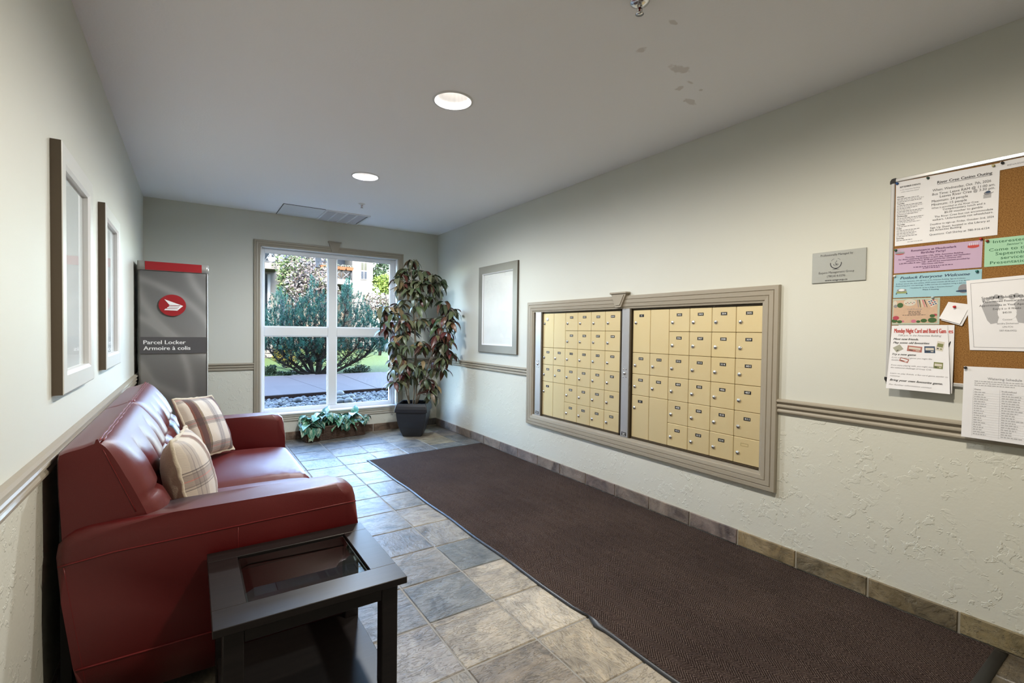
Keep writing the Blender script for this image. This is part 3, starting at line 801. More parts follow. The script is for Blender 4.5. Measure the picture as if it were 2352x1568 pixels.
def cushion(name, label, size, thick, mat, seed, c, nrm, updir):
    t = thing(name, label, 'cushion', c, 'plaid cushions on the sofa')
    z = Vector(nrm).normalized(); u = Vector(updir); u = (u-z*u.dot(z)).normalized(); x = u.cross(z)
    rot = Matrix((x, u, z)).transposed().to_4x4(); rot.translation = Vector(c)
    rn = random.Random(seed); n = 26; h = size/2
    def surf(sgn):
        rows = []
        for i in range(n+1):
            r = []
            for j in range(n+1):
                a, b = 2*i/n-1, 2*j/n-1
                pin = 1-0.07*(1-a*a)*(b*b)**1.5*0-0.05*((1-abs(a)**3)*(abs(b)**4)+(1-abs(b)**3)*(abs(a)**4))
                px, py = a*h*(1-0.055*(1-b*b)*0+0)*(1-0.07*(1-b*b)*abs(a)**3*-0), b*h
                px = a*h*(1-0.045*(1-abs(b)**2.5)*abs(a)**4); py = b*h*(1-0.045*(1-abs(a)**2.5)*abs(b)**4)
                th = thick*0.5*((1-abs(a)**2.6)*(1-abs(b)**2.6))**0.55 if abs(a) < 1 and abs(b) < 1 else 0.0
                th += 0.004*mnoise.noise((a*2.2+seed, b*2.2, sgn))*(th > 0)+0.0025*mnoise.noise((a*7+seed, b*7, sgn))*(th > 0)
                r.append((px, py, sgn*max(th, 0)))
            rows.append(r)
        return rows
    f = MB().grid(surf(1), 0, True).mesh('front', mat); b = MB().grid(surf(-1), 0, True, flip=True).mesh('rear', FLEECE)
    for nm, me in (('front_cover', f), ('fleece_back', b)):
        o = bpy.data.objects.new(nm, me); o.matrix_world = rot; link(o, None)
        o.parent = t; o.matrix_parent_inverse = Matrix.Translation(-Vector(c))
    pts = []
    q = [(-1, -1), (1, -1), (1, 1), (-1, 1)]
    for k in range(4):
        a, b2 = q[k], q[(k+1) % 4]
        for s in range(14):
            f_ = s/14; A = a[0]+(b2[0]-a[0])*f_; B = a[1]+(b2[1]-a[1])*f_
            px = A*h*(1-0.045*(1-abs(B)**2.5)*abs(A)**4)*1.008; py = B*h*(1-0.045*(1-abs(A)**2.5)*abs(B)**4)*1.008
            pts.append(rot @ Vector((px+rn.uniform(-.002, .002), py+rn.uniform(-.002, .002), rn.uniform(-.003, .003))))
    pts.append(pts[0]); pts.append(pts[1])
    MB().tube(pts, [.0075+rn.uniform(-.002, .002) for _ in pts], 7, cap=False).build('fleece_edge', FLEECE, t)
    return t
cushion('plaid_cushion', 'cream and brown plaid cushion by the far sofa arm', 0.395, 0.15, plaid('brown_plaid', 1, 0.28, 0.12, 0.165), 3, (0.072, 3.645, 0.668), (0.80, -0.46, 0.42), (-0.35, 0.30, 0.9))
cushion('plaid_cushion', 'cream fleece-backed plaid cushion behind the near sofa arm', 0.40, 0.175, plaid('pale_plaid', -1), 9, (-0.004, 2.455, 0.652), (0.95, -0.10, 0.20), (-0.14, 0.05, 1.0))

# ================================================================== end table
tb = thing('end_table', 'dark espresso wood end table with a clear glass top', 'side table', (0.32, 1.77, 0.0))
TX, TXX, TYN, TYF, TZ = 0.046, 0.594, 1.496, 2.026, 0.485
GX0, GX1, GY0, GY1 = 0.136, 0.505, 1.605, 1.948
tw = MB()
for (a, b) in (((TX, TYN), (TXX, GY0)), ((TX, GY1), (TXX, TYF)), ((TX, GY0), (GX0, GY1)), ((GX1, GY0), (TXX, GY1))):
    tw.bbox((a[0], a[1], TZ-.023), (b[0], b[1], TZ), .0015)
tw.build('table_top', WOOD, tb)
gm = MB(); e = .002; bv = .024; zt, zl = TZ-.001, TZ-.0065
o4 = [(GX0+e, GY0+e), (GX1-e, GY0+e), (GX1-e, GY1-e), (GX0+e, GY1-e)]; i4 = [(GX0+e+bv, GY0+e+bv), (GX1-e-bv, GY0+e+bv), (GX1-e-bv, GY1-e-bv), (GX0+e+bv, GY1-e-bv)]
gm.grid([[(x, y, zl-.003) for x, y in o4], [(x, y, zl) for x, y in o4], [(x, y, zt) for x, y in i4]], 0, False, True)
gm.add([(x, y, zt) for x, y in i4], [(0, 1, 2, 3)]); gm.add([(x, y, zl-.003) for x, y in o4], [(3, 2, 1, 0)])
gm.build('glass_panel', TABLE_GLASS, tb)
MB().box((GX0-.012, GY0-.012, TZ-.0225), (GX1+.012, GY1+.012, TZ-.014)).build('glass_rebate', WOOD, tb) if False else None
rl = MB()
rl.box((GX0-.004, GY0-.004, TZ-.022), (GX0+.006, GY1+.004, TZ-.0105)).box((GX1-.006, GY0-.004, TZ-.022), (GX1+.004, GY1+.004, TZ-.0105)).box((GX0, GY0-.004, TZ-.022), (GX1, GY0+.006, TZ-.0105)).box((GX0, GY1-.006, TZ-.022), (GX1, GY1+.004, TZ-.0105))
rl.build('glass_ledge', WOOD, tb)
LX0, LX1, LY0, LY1, LW = TX+.024, TXX-.026, TYN+.016, TYF-.016, .052
for x in (LX0, LX1-LW):
    for y in (LY0, LY1-LW):
        MB().bbox((x, y, 0), (x+LW, y+LW, TZ-.023), .003).build('leg', WOOD, tb)
for (a, b) in (((LX0+LW, LY0+.004), (LX1-LW, LY0+.026)), ((LX0+LW, LY1-.026), (LX1-LW, LY1-.004)), ((LX0+.004, LY0+LW), (LX0+.026, LY1-LW)), ((LX1-.026, LY0+LW), (LX1-.004, LY1-LW))):
    MB().bbox((a[0], a[1], TZ-.068), (b[0], b[1], TZ-.023), .002).build('apron', WOOD, tb)
MB().bbox((LX0+.004, LY0+.006, .112), (LX1-.004, LY1-.006, .132), .002).build('shelf', WOOD, tb)

# ================================================================== parcel locker
lk = thing('parcel_locker', 'tall grey parcel locker with red top band and round red emblem', 'locker', (-.12, 5.3, 0.0))
KX0, KX1, KY0, KY1, KZ = -.374, .131, 5.05, 5.52, 1.848
def locker_face():
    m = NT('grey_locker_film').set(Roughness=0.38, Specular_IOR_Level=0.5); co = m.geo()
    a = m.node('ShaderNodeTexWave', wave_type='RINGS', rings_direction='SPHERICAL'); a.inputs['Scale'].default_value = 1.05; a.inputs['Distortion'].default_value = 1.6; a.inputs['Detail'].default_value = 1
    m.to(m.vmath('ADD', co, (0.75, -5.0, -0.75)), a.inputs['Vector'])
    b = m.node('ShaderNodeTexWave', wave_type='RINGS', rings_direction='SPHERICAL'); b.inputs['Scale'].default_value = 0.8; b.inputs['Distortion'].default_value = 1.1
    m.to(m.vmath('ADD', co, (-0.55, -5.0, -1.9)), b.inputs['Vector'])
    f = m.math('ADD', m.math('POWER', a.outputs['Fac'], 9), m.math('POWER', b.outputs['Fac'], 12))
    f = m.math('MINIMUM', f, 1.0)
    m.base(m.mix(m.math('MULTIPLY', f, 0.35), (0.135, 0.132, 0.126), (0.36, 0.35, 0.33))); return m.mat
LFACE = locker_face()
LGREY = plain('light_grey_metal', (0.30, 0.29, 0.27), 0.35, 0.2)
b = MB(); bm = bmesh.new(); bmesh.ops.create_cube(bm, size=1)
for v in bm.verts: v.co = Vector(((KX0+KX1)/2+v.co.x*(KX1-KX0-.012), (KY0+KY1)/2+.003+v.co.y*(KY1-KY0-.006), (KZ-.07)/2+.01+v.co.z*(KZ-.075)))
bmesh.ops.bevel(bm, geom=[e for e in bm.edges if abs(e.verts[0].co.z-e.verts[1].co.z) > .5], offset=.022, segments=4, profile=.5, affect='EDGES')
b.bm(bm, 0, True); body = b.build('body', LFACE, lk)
bm = bmesh.new(); bmesh.ops.create_cube(bm, size=1)
for v in bm.verts: v.co = Vector(((KX0+KX1)/2+v.co.x*(KX1-KX0), (KY0+KY1)/2+v.co.y*(KY1-KY0), KZ-.037+v.co.z*.074))
bmesh.ops.bevel(bm, geom=[e for e in bm.edges if abs(e.verts[0].co.z-e.verts[1].co.z) > .05], offset=.022, segments=4, profile=.5, affect='EDGES')
MB().bm(bm, 0, True).build('top_cap', LGREY, lk)
pl = lambda u, v, l: (u, KY0-l, v)
MB().box((-.320, KY0-.003, KZ-.072), (.078, KY0+.004, KZ-.002)).build('red_band', POST_RED, lk)
bd = MB().box((KX0+.02, KY0-.001, 1.072), (KX1-.02, KY0+.004, 1.212)).build('text_band', LOCKER_BAND, lk)
p = Print(pl)
p.text('Parcel Locker', -.333, 1.152, .034, LETTER_WHITE, w=.292, align='L', bold=.012, lift=.0022)
p.text('Armoire \u00e0 colis', -.333, 1.102, .034, LETTER_WHITE, w=.326, align='L', bold=.012, lift=.0022)
p.build('lettering', bd)
eo = MB(); eo.disc((-.133, KY0-.0025, 1.484), .0945, (1.02, 0, 0), (0, 0, .97), 48); em = eo.build('red_emblem', POST_RED, lk)
p = Print(pl)
def ex(x, y): return (-.133+(x-537)/175*.0945, 1.484-(y-678)/140*.0945*.98)
p.poly([ex(432, 602), ex(678, 682), ex(655, 694), ex(640, 676), ex(500, 676)], LETTER_WHITE, .0045)
p.poly([ex(496, 684), ex(652, 684), ex(640, 696), ex(486, 696)], LETTER_WHITE, .0045)
p.poly([ex(478, 702), ex(634, 702), ex(620, 717), ex(462, 717)], LETTER_WHITE, .0045)
p.poly([ex(446, 724), ex(612, 724), ex(600, 745), ex(430, 742)], LETTER_WHITE, .0045)
p.poly([ex(640, 676), ex(678, 682), ex(600, 745), ex(592, 738)], LETTER_WHITE, .0046)
p.build('arrow_wing', em)
MB().box((KX1-.013, KY0-.001, .02), (KX1-.008, KY0+.03, KZ-.076)).build('corner_strip', plain('pale_edge_strip', (.72, .72, .72), .3), lk)

# ================================================================== mailboxes
prw = lambda u, v, h: (XR-h, u, v)          # u runs along +y, h out of the wall
mf = thing('mailbox_surround', 'wide taupe moulded surround with keystone around the gold mailboxes', 'frame', (XR, 2.67, 0.387))
MPROF = [(0, 0), (0, .020), (.004, .025), (.026, .025), (.029, .020), (.032, .026), (.056, .025), (.059, .020), (.062, .025), (.084, .022), (.088, .016), (.100, .013), (.100, -.03)]
for nm, s in zip(('bottom_board', 'near_board', 'top_board', 'far_board'), moulding_sides((1.437, 0.387, 3.905, 1.585), MPROF, prw)): s.build('moulding_board', TRIM, mf)
kb = MB(); kp = [(2.738, 1.602), (2.582, 1.602), (2.636, 1.497), (2.694, 1.497)]
kb.prism(kp, lambda u, v: prw(u, v, 0.0), lambda u, v: prw(u, v, 0.042))
kc = [(2.662+(u-2.662)*0.74, 1.556+(v-1.556)*0.74) for u, v in kp]
kb.prism(kc, lambda u, v: prw(u, v, 0.042), lambda u, v: prw(u, v, 0.048))
kb.bbox((XR-.052, 2.572, 1.600), (XR, 2.748, 1.614), .003); kb.build('keystone', TRIM, mf)
lockm = MB()
lockm.lathe([(0, .007), (.0095, .007), (.0118, .005), (.0130, 0)], (0, 0, 0), 16, 0); lockm.lathe([(0, .0095), (.005, .0092), (.0062, .007)], (0, 0, 0), 12, 0)
lockm.box((-.0008, -.0035, .0090), (.0008, .0035, .0100), 1)
LOCK = lockm.mesh('lock', [CHROME, DARK])
lockw = MB(); lockw.lathe([(0, .006), (.015, .006), (.0165, .003), (.017, 0)], (0, 0, 0), 18, 0); LOCKW = lockw.mesh('round_cover', plain('white_cover_disc', (.8, .8, .8), .4))
NUMWHITE = plain('number_white', (.75, .74, .70), .5)
FX = XR+0.012
def door(parent, y1, y0, z1, z0, number, lock, blank=False):
    """y1 is the edge to the left in the photo, y0 to the right"""
    g = 0.0012; cy, cz = (y0+y1)/2, (z0+z1)/2; w, h = y1-y0-2*g, z1-z0-2*g
    mb = MB(); mb.bbox((-.004, -w/2, -h/2), (.010, w/2, h/2), .0025)
    o = bpy.data.objects.new('mailbox_door', mb.mesh('mailbox_door', GOLD)); o.location = (FX, cy, cz); link(o, parent)
    if blank and lock:        # the last door keeps only the pressed outline of its missing plate
        b2 = MB(); u0, v0 = cy+.012, z1-.042
        for (a, b, c, d) in ((-.024, -.0085, .024, -.0072), (-.024, .0072, .024, .0085), (-.024, -.0085, -.0228, .0085), (.0228, -.0085, .024, .0085)):
            b2.box((FX-.0046, u0+a, v0+b), (FX-.0036, u0+c, v0+d))
        b2.build('plate_outline', GOLD_EDGE, o)
    if lock: inst('lock', LOCK if lock == 1 else LOCKW, (FX-.004, y1-.031 if lock == 1 else cy+.01, z1-.097 if lock == 1 else z1-.055), o, rot=(0, -math.pi/2, 0))
    if lock == 2: inst('lock', LOCK, (FX-.004, y1-.031, z1-.097), o, rot=(0, -math.pi/2, 0))
    if number:
        u0, v0 = cy-.001, z1-.044
        pr_ = Print(lambda u, v, l: (FX-.004-l, u0-u, v0+v))
        pr_.mb.box((FX-.0052, u0-.0215, v0-.0095), (FX-.0040, u0+.0215, v0+.0105), pr_.mi(BLACK))
        pr_.text(number, 0, -.0048, .0115, NUMWHITE, w=min(.030, .011*len(number)), bold=.01, lift=.0018); pr_.build('number_plate', o)
def pilaster(parent, y1, y0):
    mb = MB(); mb.bbox((XR-.012, y0, .487), (XR+.02, y1, 1.488), .003); c = mb.build('pilaster', ALU, parent); cy = (y0+y1)/2
    MB().box((XR-.006, y0-.012, .484), (XR+.02, y0, 1.490)).build('pilaster_edge', BRONZE, parent)
    inst('lock', LOCK, (XR-.012, cy, .985), c, rot=(0, -math.pi/2, 0))
    sm = MB().lathe([(0, .003), (.004, .0025), (.0052, 0)], (0, 0, 0), 12).mesh('screw', CHROME)
    for (a, b) in ((-.014, .030), (.014, .030), (-.014, -.028), (.014, -.028)): inst('screw', sm, (XR-.012, cy+a, .985+b), c, rot=(0, -math.pi/2, 0))
    pr_ = Print(lambda u, v, l: (XR-.012-l, cy-u, .512+v))
    pr_.mb.box((XR-.0135, cy-.024, .499), (XR-.012, cy+.024, .527), pr_.mi(BLACK))
    pr_.rect(-.018, .006, .018, .009, NUMWHITE, .0018); pr_.rect(-.010, -.001, .010, .003, NUMWHITE, .0018); pr_.rect(-.016, -.009, .016, -.006, NUMWHITE, .0018)
    pr_.build('maker_badge', c)
ZR = [1.472-0.1617*k for k in range(7)]
def bank(label, ys, pil, rows, tall):
    t = thing('mailbox_bank', label, 'mailbox', (XR+.02, (ys[0]+ys[-1])/2, .49), 'banks of gold mailboxes')
    MB().box((XR+.022, ys[-1]-.012, .470), (XR+.10, pil[0]+.03, 1.505)).build('cabinet_body', GAPBROWN, t)
    fr = MB()
    fr.box((XR+.006, ys[-1]-.010, .492), (XR+.024, ys[0], .502)).box((XR+.006, ys[-1]-.010, 1.472), (XR+.024, ys[0], 1.480)).box((XR+.006, ys[-1]-.010, .492), (XR+.024, ys[-1], 1.480))
    fr.build('bronze_edge_frame', BRONZE, t)
    pilaster(t, *pil)
    for (c, r0, r1, num, lk_) in tall: door(t, ys[c], ys[c+1], ZR[r0], ZR[r1], num, lk_)
    for r, cells in rows.items():
        for c, num in cells: door(t, ys[c], ys[c+1], ZR[r], ZR[r+1], num, 1, blank=(num is None))
ysL = [3.686-0.1677*k for k in range(7)]; ysR = [2.551-0.1676*k for k in range(7)]
bank('bank of gold mailboxes numbered from 101, further from the noticeboard', ysL, (3.777, 3.690),
     {0: [(2, '101'), (3, '102'), (4, '103'), (5, '104')], 1: [(2, '105'), (3, '106'), (4, '107'), (5, '108')], 2: [(0, '109'), (1, '110'), (2, '111'), (3, '112'), (4, '113'), (5, '201')],
      3: [(0, '202'), (1, '203'), (2, '204'), (3, '205'), (4, '206'), (5, '207')], 4: [(2, '208'), (3, '209'), (4, '210'), (5, '211')], 5: [(2, '212'), (3, '213'), (4, '214'), (5, '301')]},
     [(0, 0, 2, None, 2), (1, 0, 2, None, 0), (0, 4, 6, 'B', 1), (1, 4, 6, None, 0)])
bank('bank of gold mailboxes numbered from 302, nearer to the noticeboard', ysR, (2.647, 2.569),
     {0: [(2, '302'), (3, '303'), (4, '304'), (5, '305')], 1: [(2, '306'), (3, '307'), (4, '308'), (5, '309')], 2: [(0, '310'), (1, '311'), (2, '312'), (3, '313'), (4, '314'), (5, '401')],
      3: [(0, '402'), (1, '403'), (2, '404'), (3, '405'), (4, '406'), (5, '407')], 4: [(2, '408'), (3, '409'), (4, '410'), (5, '411')], 5: [(2, '412'), (3, '413'), (4, '414'), (5, None)]},
     [(0, 0, 2, 'C', 1), (1, 0, 2, None, 0), (0, 4, 6, 'D', 1), (1, 4, 6, None, 0)])

# ================================================================== framed pictures
def print_mat(name, a, b, sc):
    m = NT(name).set(Roughness=0.8); co = m.geo()
    m.base(m.mix(m.noise(sc, co, 4, 0.6, 1.0), a, b)); return m.mat
PEWTER = plain('pewter_frame_lit', (0.64, 0.635, 0.60), 0.34, 0.1)  # paled: the window's grazing reflection is put into the base colour
FRAME_SIDE = plain('bronze_frame_side', (0.10, 0.075, 0.05), 0.45)
MATBOARD = plain('silver_fillet', (0.72, 0.72, 0.72), 0.3)
PEWTER2 = plain('taupe_pewter_frame', (0.26, 0.245, 0.215), 0.36, 0.25)
def picture(label, place, y0, y1, z0, z1, fw_, depth, art, PEWTER=PEWTER):
    t = thing('framed_picture', label, 'picture', place((y0+y1)/2, z0, 0), 'pale framed prints')
    prof = [(0, 0.0), (0, depth), (.003, depth+.002), (fw_-.012, depth+.001)]
    for s in moulding_sides((y0, z0, y1, z1), prof, place): s.build('frame_side', [PEWTER], t)
    inn = [(0, depth+.001), (.012, depth-.006), (.012, .004)]
    d = fw_-.012
    for s in moulding_sides((y0+d, z0+d, y1-d, z1-d), inn, place): s.build('inner_fillet', [MATBOARD], t)
    sd = MB()
    for (a, b, c, e) in ((y0-.0008, z0-.0008, y0+.001, z1+.0008), (y1-.001, z0-.0008, y1+.0008, z1+.0008), (y0, z1-.001, y1, z1+.0008), (y0, z0-.0008, y1, z0+.001)):
        p0, p1 = place(a, b, 0.001), place(c, e, depth-.001); sd.box(p0, p1)
    sd.build('frame_edge', FRAME_SIDE, t)
    q = fw_-.004
    MB().box(place(y0+q, z0+q, .002), place(y1-q, z1-q, .006)).build('print', art, t)
    MB().box(place(y0+q, z0+q, .009), place(y1-q, z1-q, .011)).build('picture_glass', PIC_GLASS, t)
    return t
plw = lambda u, v, h: (XL+h, u, v)
ART1 = print_mat('pale_blue_green_print', (0.72, 0.80, 0.80), (0.86, 0.90, 0.89), 2.2)
ART2 = print_mat('pale_misty_print', (0.72, 0.78, 0.78), (0.85, 0.89, 0.88), 2.6)
ART3 = print_mat('pale_grey_green_print', (0.74, 0.76, 0.71), (0.90, 0.90, 0.86), 3.0)
picture('pale print in a wide pewter frame, nearest on the left wall', plw, 2.231, 2.850, 1.060, 1.931, .075, .030, ART1)
picture('pale print in a pewter frame on the left wall, nearer the locker', plw, 3.241, 3.848, 1.073, 1.935, .075, .030, ART2)
picture('pale print in a pewter frame hanging beside the mailboxes', prw, 4.088, 4.884, 1.057, 2.031, .095, .022, ART3, PEWTER2)

# ================================================================== metal plaque
pq = MB(); pq.bbox((XR-.007, 1.022, 1.578), (XR, 1.274, 1.741), .0015)
pq = tag(pq.build('metal_plaque', plain('brushed_steel_plaque', (0.46, 0.47, 0.44), 0.33, 0.45, bump=.05, bscale=100)), 'small brushed metal sign with a round emblem beside the noticeboard', 'sign')
p = Print(lambda u, v, l: (XR-.007-l, 1.148-u, 1.6595+v))
p.text('Professionally Managed by', -.008, .058, .011, INK, w=.152); p.text('Esquire Management Group', -.008, -.034, .011, INK, w=.166)
p.text('(780)414-0296', -.008, -.054, .011, INK, w=.086); p.text('www.emgroup.ca', -.008, -.074, .010, INK, w=.105, bold=.012)
p.ring(-.010, .016, .0235, .0275, 170, 370, INK, squash=1.0); p.ring(-.010, .017, .025, .0262, 38, 72, INK); p.ring(-.010, .017, .025, .0262, 108, 150, INK)
p.poly([(-.030, -.017), (-.010, -.0105), (.010, -.017), (-.010, -.0145)], INK); p.ring(-.010, .010, .009, .0112, 150, 400, INK, squash=.65)
p.ring(-.008, .019, .004, .0055, 60, 290, INK); p.poly([(-.011, .014), (-.003, .012), (-.006, .008), (-.012, .009)], INK); p.ring(-.004, .028, .003, .0042, 100, 260, INK)
p.build('engraved_lettering', pq)

# ================================================================== cork noticeboard
BY0, BY1, BZ0, BZ1 = -0.18, 0.928, 1.080, 2.050
nb = thing('noticeboard', 'cork noticeboard with slim silver frame and black corner caps', 'noticeboard', (XR, .37, BZ0))
MB().box((XR-.009, BY0+.01, BZ0+.01), (XR-.001, BY1-.01, BZ1-.01)).build('cork_sheet', CORK, nb)
SILVER = plain('silver_frame', (.62, .62, .63), .3, .5)
for s in moulding_sides((BY0, BZ0, BY1, BZ1), [(0, 0), (0, .010), (.003, .014), (.014, .014), (.017, .012), (.017, .008)], prw): s.build('frame_rail', SILVER, nb)
for (a, b) in ((BY1, BZ1), (BY1, BZ0), (BY0, BZ1), (BY0, BZ0)):
    sa, sb = (-1 if a == BY1 else 1), (-1 if b == BZ1 else 1)
    c = [(a-sa*.002, b+sb*.010), (a+sa*.004, b-sb*0.0), (a+sa*.012, b-sb*.002), (a+sa*.020, b-sb*.002), (a+sa*.020, b+sb*.020), (a-sa*.002, b+sb*.022)]
    MB().prism(c, lambda u, v: prw(u, v, .0005), lambda u, v: prw(u, v, .0165)).build('corner_cap', BLACK, nb)
PX = XR-.0092                          # cork face
def sheet(name, label, cat, corners, lift, paper, curl=0.0, bottom_out=0.0, thick=.0005):
    """corners: top-left, top-right, bottom-right, bottom-left as (y, z) seen from the room; returns object and a (u 0..1, v 0..1) mapping"""
    (a, b, c, d) = corners; n = 10; m_ = 12
    def pt(u, v, l=0.0):
        y = (a[0]*(1-u)+b[0]*u)*v+(d[0]*(1-u)+c[0]*u)*(1-v); z = (a[1]*(1-u)+b[1]*u)*v+(d[1]*(1-u)+c[1]*u)*(1-v)
        w = lift+curl*(2*u-1)**2*(1-v)+bottom_out*(1-v)**2
        return (PX-w-l, y, z)
    mb = MB()
    mb.grid([[pt(i/n, j/m_, thick) for i in range(n+1)] for j in range(m_+1)], 0, True)
    mb.grid([[pt(i/n, j/m_, 0) for i in range(n+1)] for j in range(m_+1)], 0, True)
    ring = [(i/n, 0) for i in range(n)]+[(1, j/m_) for j in range(m_)]+[(1-i/n, 1) for i in range(n)]+[(0, 1-j/m_) for j in range(m_)]
    mb.grid([[pt(u, v, 0) for u, v in ring], [pt(u, v, thick) for u, v in ring]], 0, False, True)
    o = tag(mb.build(name, paper), label, cat, 'papers on the noticeboard')
    W = abs(a[0]-b[0]); H = abs(a[1]-d[1])
    def place(u, v, l): return pt(u/W, v/H, thick+l)
    return o, place, W, H
gr = random.Random(5)
# --- monthly events list
o, pl_, W, H = sheet('events_sheet', 'narrow white list of dates pinned in the top left corner', 'paper', ((.908, 2.032), (.790, 2.029), (.792, 1.729), (.906, 1.729)), .0004, PAPER)
p = Print(pl_)
p.text('SEPTEMBER EVENTS', .054, H-.030, .0075, INK, w=.078, bold=.015); p.text('in the Amenities Building', .054, H-.043, .005, GREYINK, w=.074); p.text('unless otherwise stated', .054, H-.053, .005, GREYINK, w=.066)
v = H-.075
for d, k in (('Monday', 3), ('Tuesday', 7), ('Wednesday', 4), ('Thursday', 1), ('Friday', 5), ('Saturday', 1)):
    p.text(d, .006, v, .0062, INK, align='L', bold=.015); v -= .0085
    for q in range(k): p.greek(.006, gr.uniform(.06, .11), v, .0032, PALEINK if q % 2 else GREYINK, gr); v -= .0071
    v -= .0024
p.greek(.05, .108, .012, .003, PALEINK, gr); p.build('printed_text', o)
# --- casino outing
o, pl_, W, H = sheet('outing_poster', 'white River Cree Casino Outing notice with a small hand emblem', 'paper', ((.793, 2.030), (.553, 2.025), (.554, 1.727), (.796, 1.729)), .0012, PAPER)
p = Print(pl_)
p.text('River Cree Casino Outing', .128, H-.041, .0125, INK, w=.178, bold=.018); p.rect(.039, H-.0455, .217, H-.0440, INK)
for tx, u, vv, w, h in (('When: Wednesday, Oct. 7th, 2026', .023, .073, .192, .011), ('Bus Time: Leave RAM @ 11:00 am.', .023, .091, .205, .011), ('Leaves River Cree @ 3:30 pm.', .050, .105, .178, .011), ('Maximum: 24 people', .022, .122, .122, .011), ('Minimum: 15 people', .022, .138, .119, .011),
                     ('What is provided at the River Cree:', .022, .152, .158, .008), ('Complimentary lunch and a', .062, .164, .138, .009), ('$5.00 voucher to gamble', .068, .178, .124, .009), ('The River Cree bus can accommodate', .034, .193, .190, .0088), ('walkers, Unfortunately not wheelchairs.', .027, .206, .198, .0088),
                     ('Deadline to sign-up: Friday, October 2nd, 2026', .020, .225, .208, .008), ('Sign Up Sheet: located in the Library at', .020, .241, .196, .0085), ('the Amenities Building', .019, .252, .108, .0085), ('Questions: Call Shirley at 780-916-6154', .019, .271, .196, .0085)):
    p.text(tx, u, H-vv, h, INK, w=w, align='L')
p.oval(.205, H-.118, .011, .008, GREYINK, n=14); p.rect(.193, H-.139, .217, H-.123, PALEINK); p.oval(.207, H-.114, .008, .005, NAVYINK, .0006, 12); p.poly([(.210, H-.121), (.224, H-.116), (.224, H-.118), (.212, H-.124)], GREYINK, .0007)
p.build('printed_text', o)
# --- strip in the upper right
o, pl_, W, H = sheet('header_strip', 'narrow white paper strip along the top edge of the cork', 'paper', ((.553, 2.029), (.20, 2.029), (.20, 1.994), (.553, 1.994)), .0018, PAPER)
p = Print(pl_); p.text('RENAISSANCE AT MEADOWLARK', .022, .012, .006, GREYINK, align='L', w=.16); p.build('printed_text', o)
# --- birthday party
o, pl_, W, H = sheet('birthday_notice', 'lilac birthday party notice with cake drawings', 'paper', ((.907, 1.716), (.598, 1.713), (.599, 1.597), (.906, 1.599)), .0010, PAPER_PURPLE)
p = Print(pl_)
for tx, vv, w, h, b_ in (('Renaissance at Meadowlark', .021, .160, .0095, .012), ('Birthday Party!', .034, .086, .0095, .012), ('Thursday, September 17th, 2026, Amenities Building', .048, .205, .0058, .01), ("For those celebrating Birthday's in June, July, August, and September", .057, .255, .0058, .008), ('admission is free; $3.00 per person for everyone else', .066, .195, .0058, .008),
                       ('6:30 PM coffee & cake, 7:00 - 8:00 PM live entertainment provided by', .076, .250, .0058, .008), ('Wine Cheese with Pieter.', .085, .080, .0058, .012)):
    p.text(tx, .145, H-vv, h, PURPLEINK, w=w, bold=b_)
p.greek(.075, .215, H-.096, .003, PURPLEINK, gr); p.greek(.11, .17, H-.103, .003, PURPLEINK, gr)
for (u, vv, c1) in ((.022, .022, GREYINK), (.280, .022, REDINK)):
    p.oval(u, H-vv-.002, .019, .007, REDINK, .0004, 16); p.rect(u-.018, H-vv-.004, u+.018, H-vv+.004, c1, .0006)
    for k in range(5): p.rect(u-.013+k*.006, H-vv+.003, u-.0115+k*.006, H-vv+.014, PAPER if c1 is REDINK else PAPER_BLUE, .0007)
p.build('printed_text', o)
# --- potluck
o, pl_, W, H = sheet('potluck_notice', 'pale blue Potluck Everyone Welcome notice', 'paper', ((.905, 1.592), (.597, 1.590), (.598, 1.480), (.906, 1.482)), .0010, PAPER_BLUE)
p = Print(pl_)
p.text('Potluck Everyone Welcome', .147, H-.023, .0125, NAVYINK, w=.245, shear=.28, bold=.012)
for tx, vv, w in (('Tuesday, September 29th @ 6 pm, in the Amenities Building. Sign-up in Library.', .036, .235), ('$1.00 per person (for door prizes), 50/50 tickets available ($1.00 each or 3 for $2.00)', .047, .262), ('Please bring your own beverage. Coffee and tea are supplied, bring a dish for six', .057, .262), ('**Guidelines for set up on fridge in Amenities Kitchen**', .069, .155), ('Phase 2 hosting.', .079, .058)):
    p.text(tx, .140, H-vv, .0048, NAVYINK, w=w, bold=.012 if vv > .075 else 0)
p.rect(.012, .020, .052, .030, plain('olive_ink', (.28, .33, .13), .7), .0005); p.oval(.032, .035, .019, .007, GREYINK, .0006, 14); p.oval(.032, .036, .012, .005, PAPER, .0007, 12); p.rect(.010, .016, .014, .022, NAVYINK, .0007); p.rect(.050, .016, .054, .022, NAVYINK, .0007)
p.oval(.252, .030, .018, .020, GREYINK, .0005, 18); p.oval(.252, .020, .026, .005, NAVYINK, .0007, 16); p.build('printed_text', o)
# --- mint notice
o, pl_, W, H = sheet('seniors_notice', 'mint green notice beginning Interested in', 'paper', ((.592, 1.714), (.285, 1.714), (.285, 1.597), (.591, 1.597)), .0010, PAPER_GREEN)
p = Print(pl_)
for tx, u, vv, w, h, sh in (('Interested in learning', .026, .020, .20, .0125, 0), ("Senior's Amenities", .066, .034, .11, .008, .25), ('Come to the Amenities', .014, .053, .225, .0125, 0), ('September 17th', .034, .071, .155, .0125, 0), ('services and', .050, .089, .112, .0125, 0), ('Presentation by', .018, .107, .145, .0125, 0)):
    p.text(tx, u, H-vv, h, GREENINK, w=w, align='L', shear=sh)
p.build('printed_text', o)
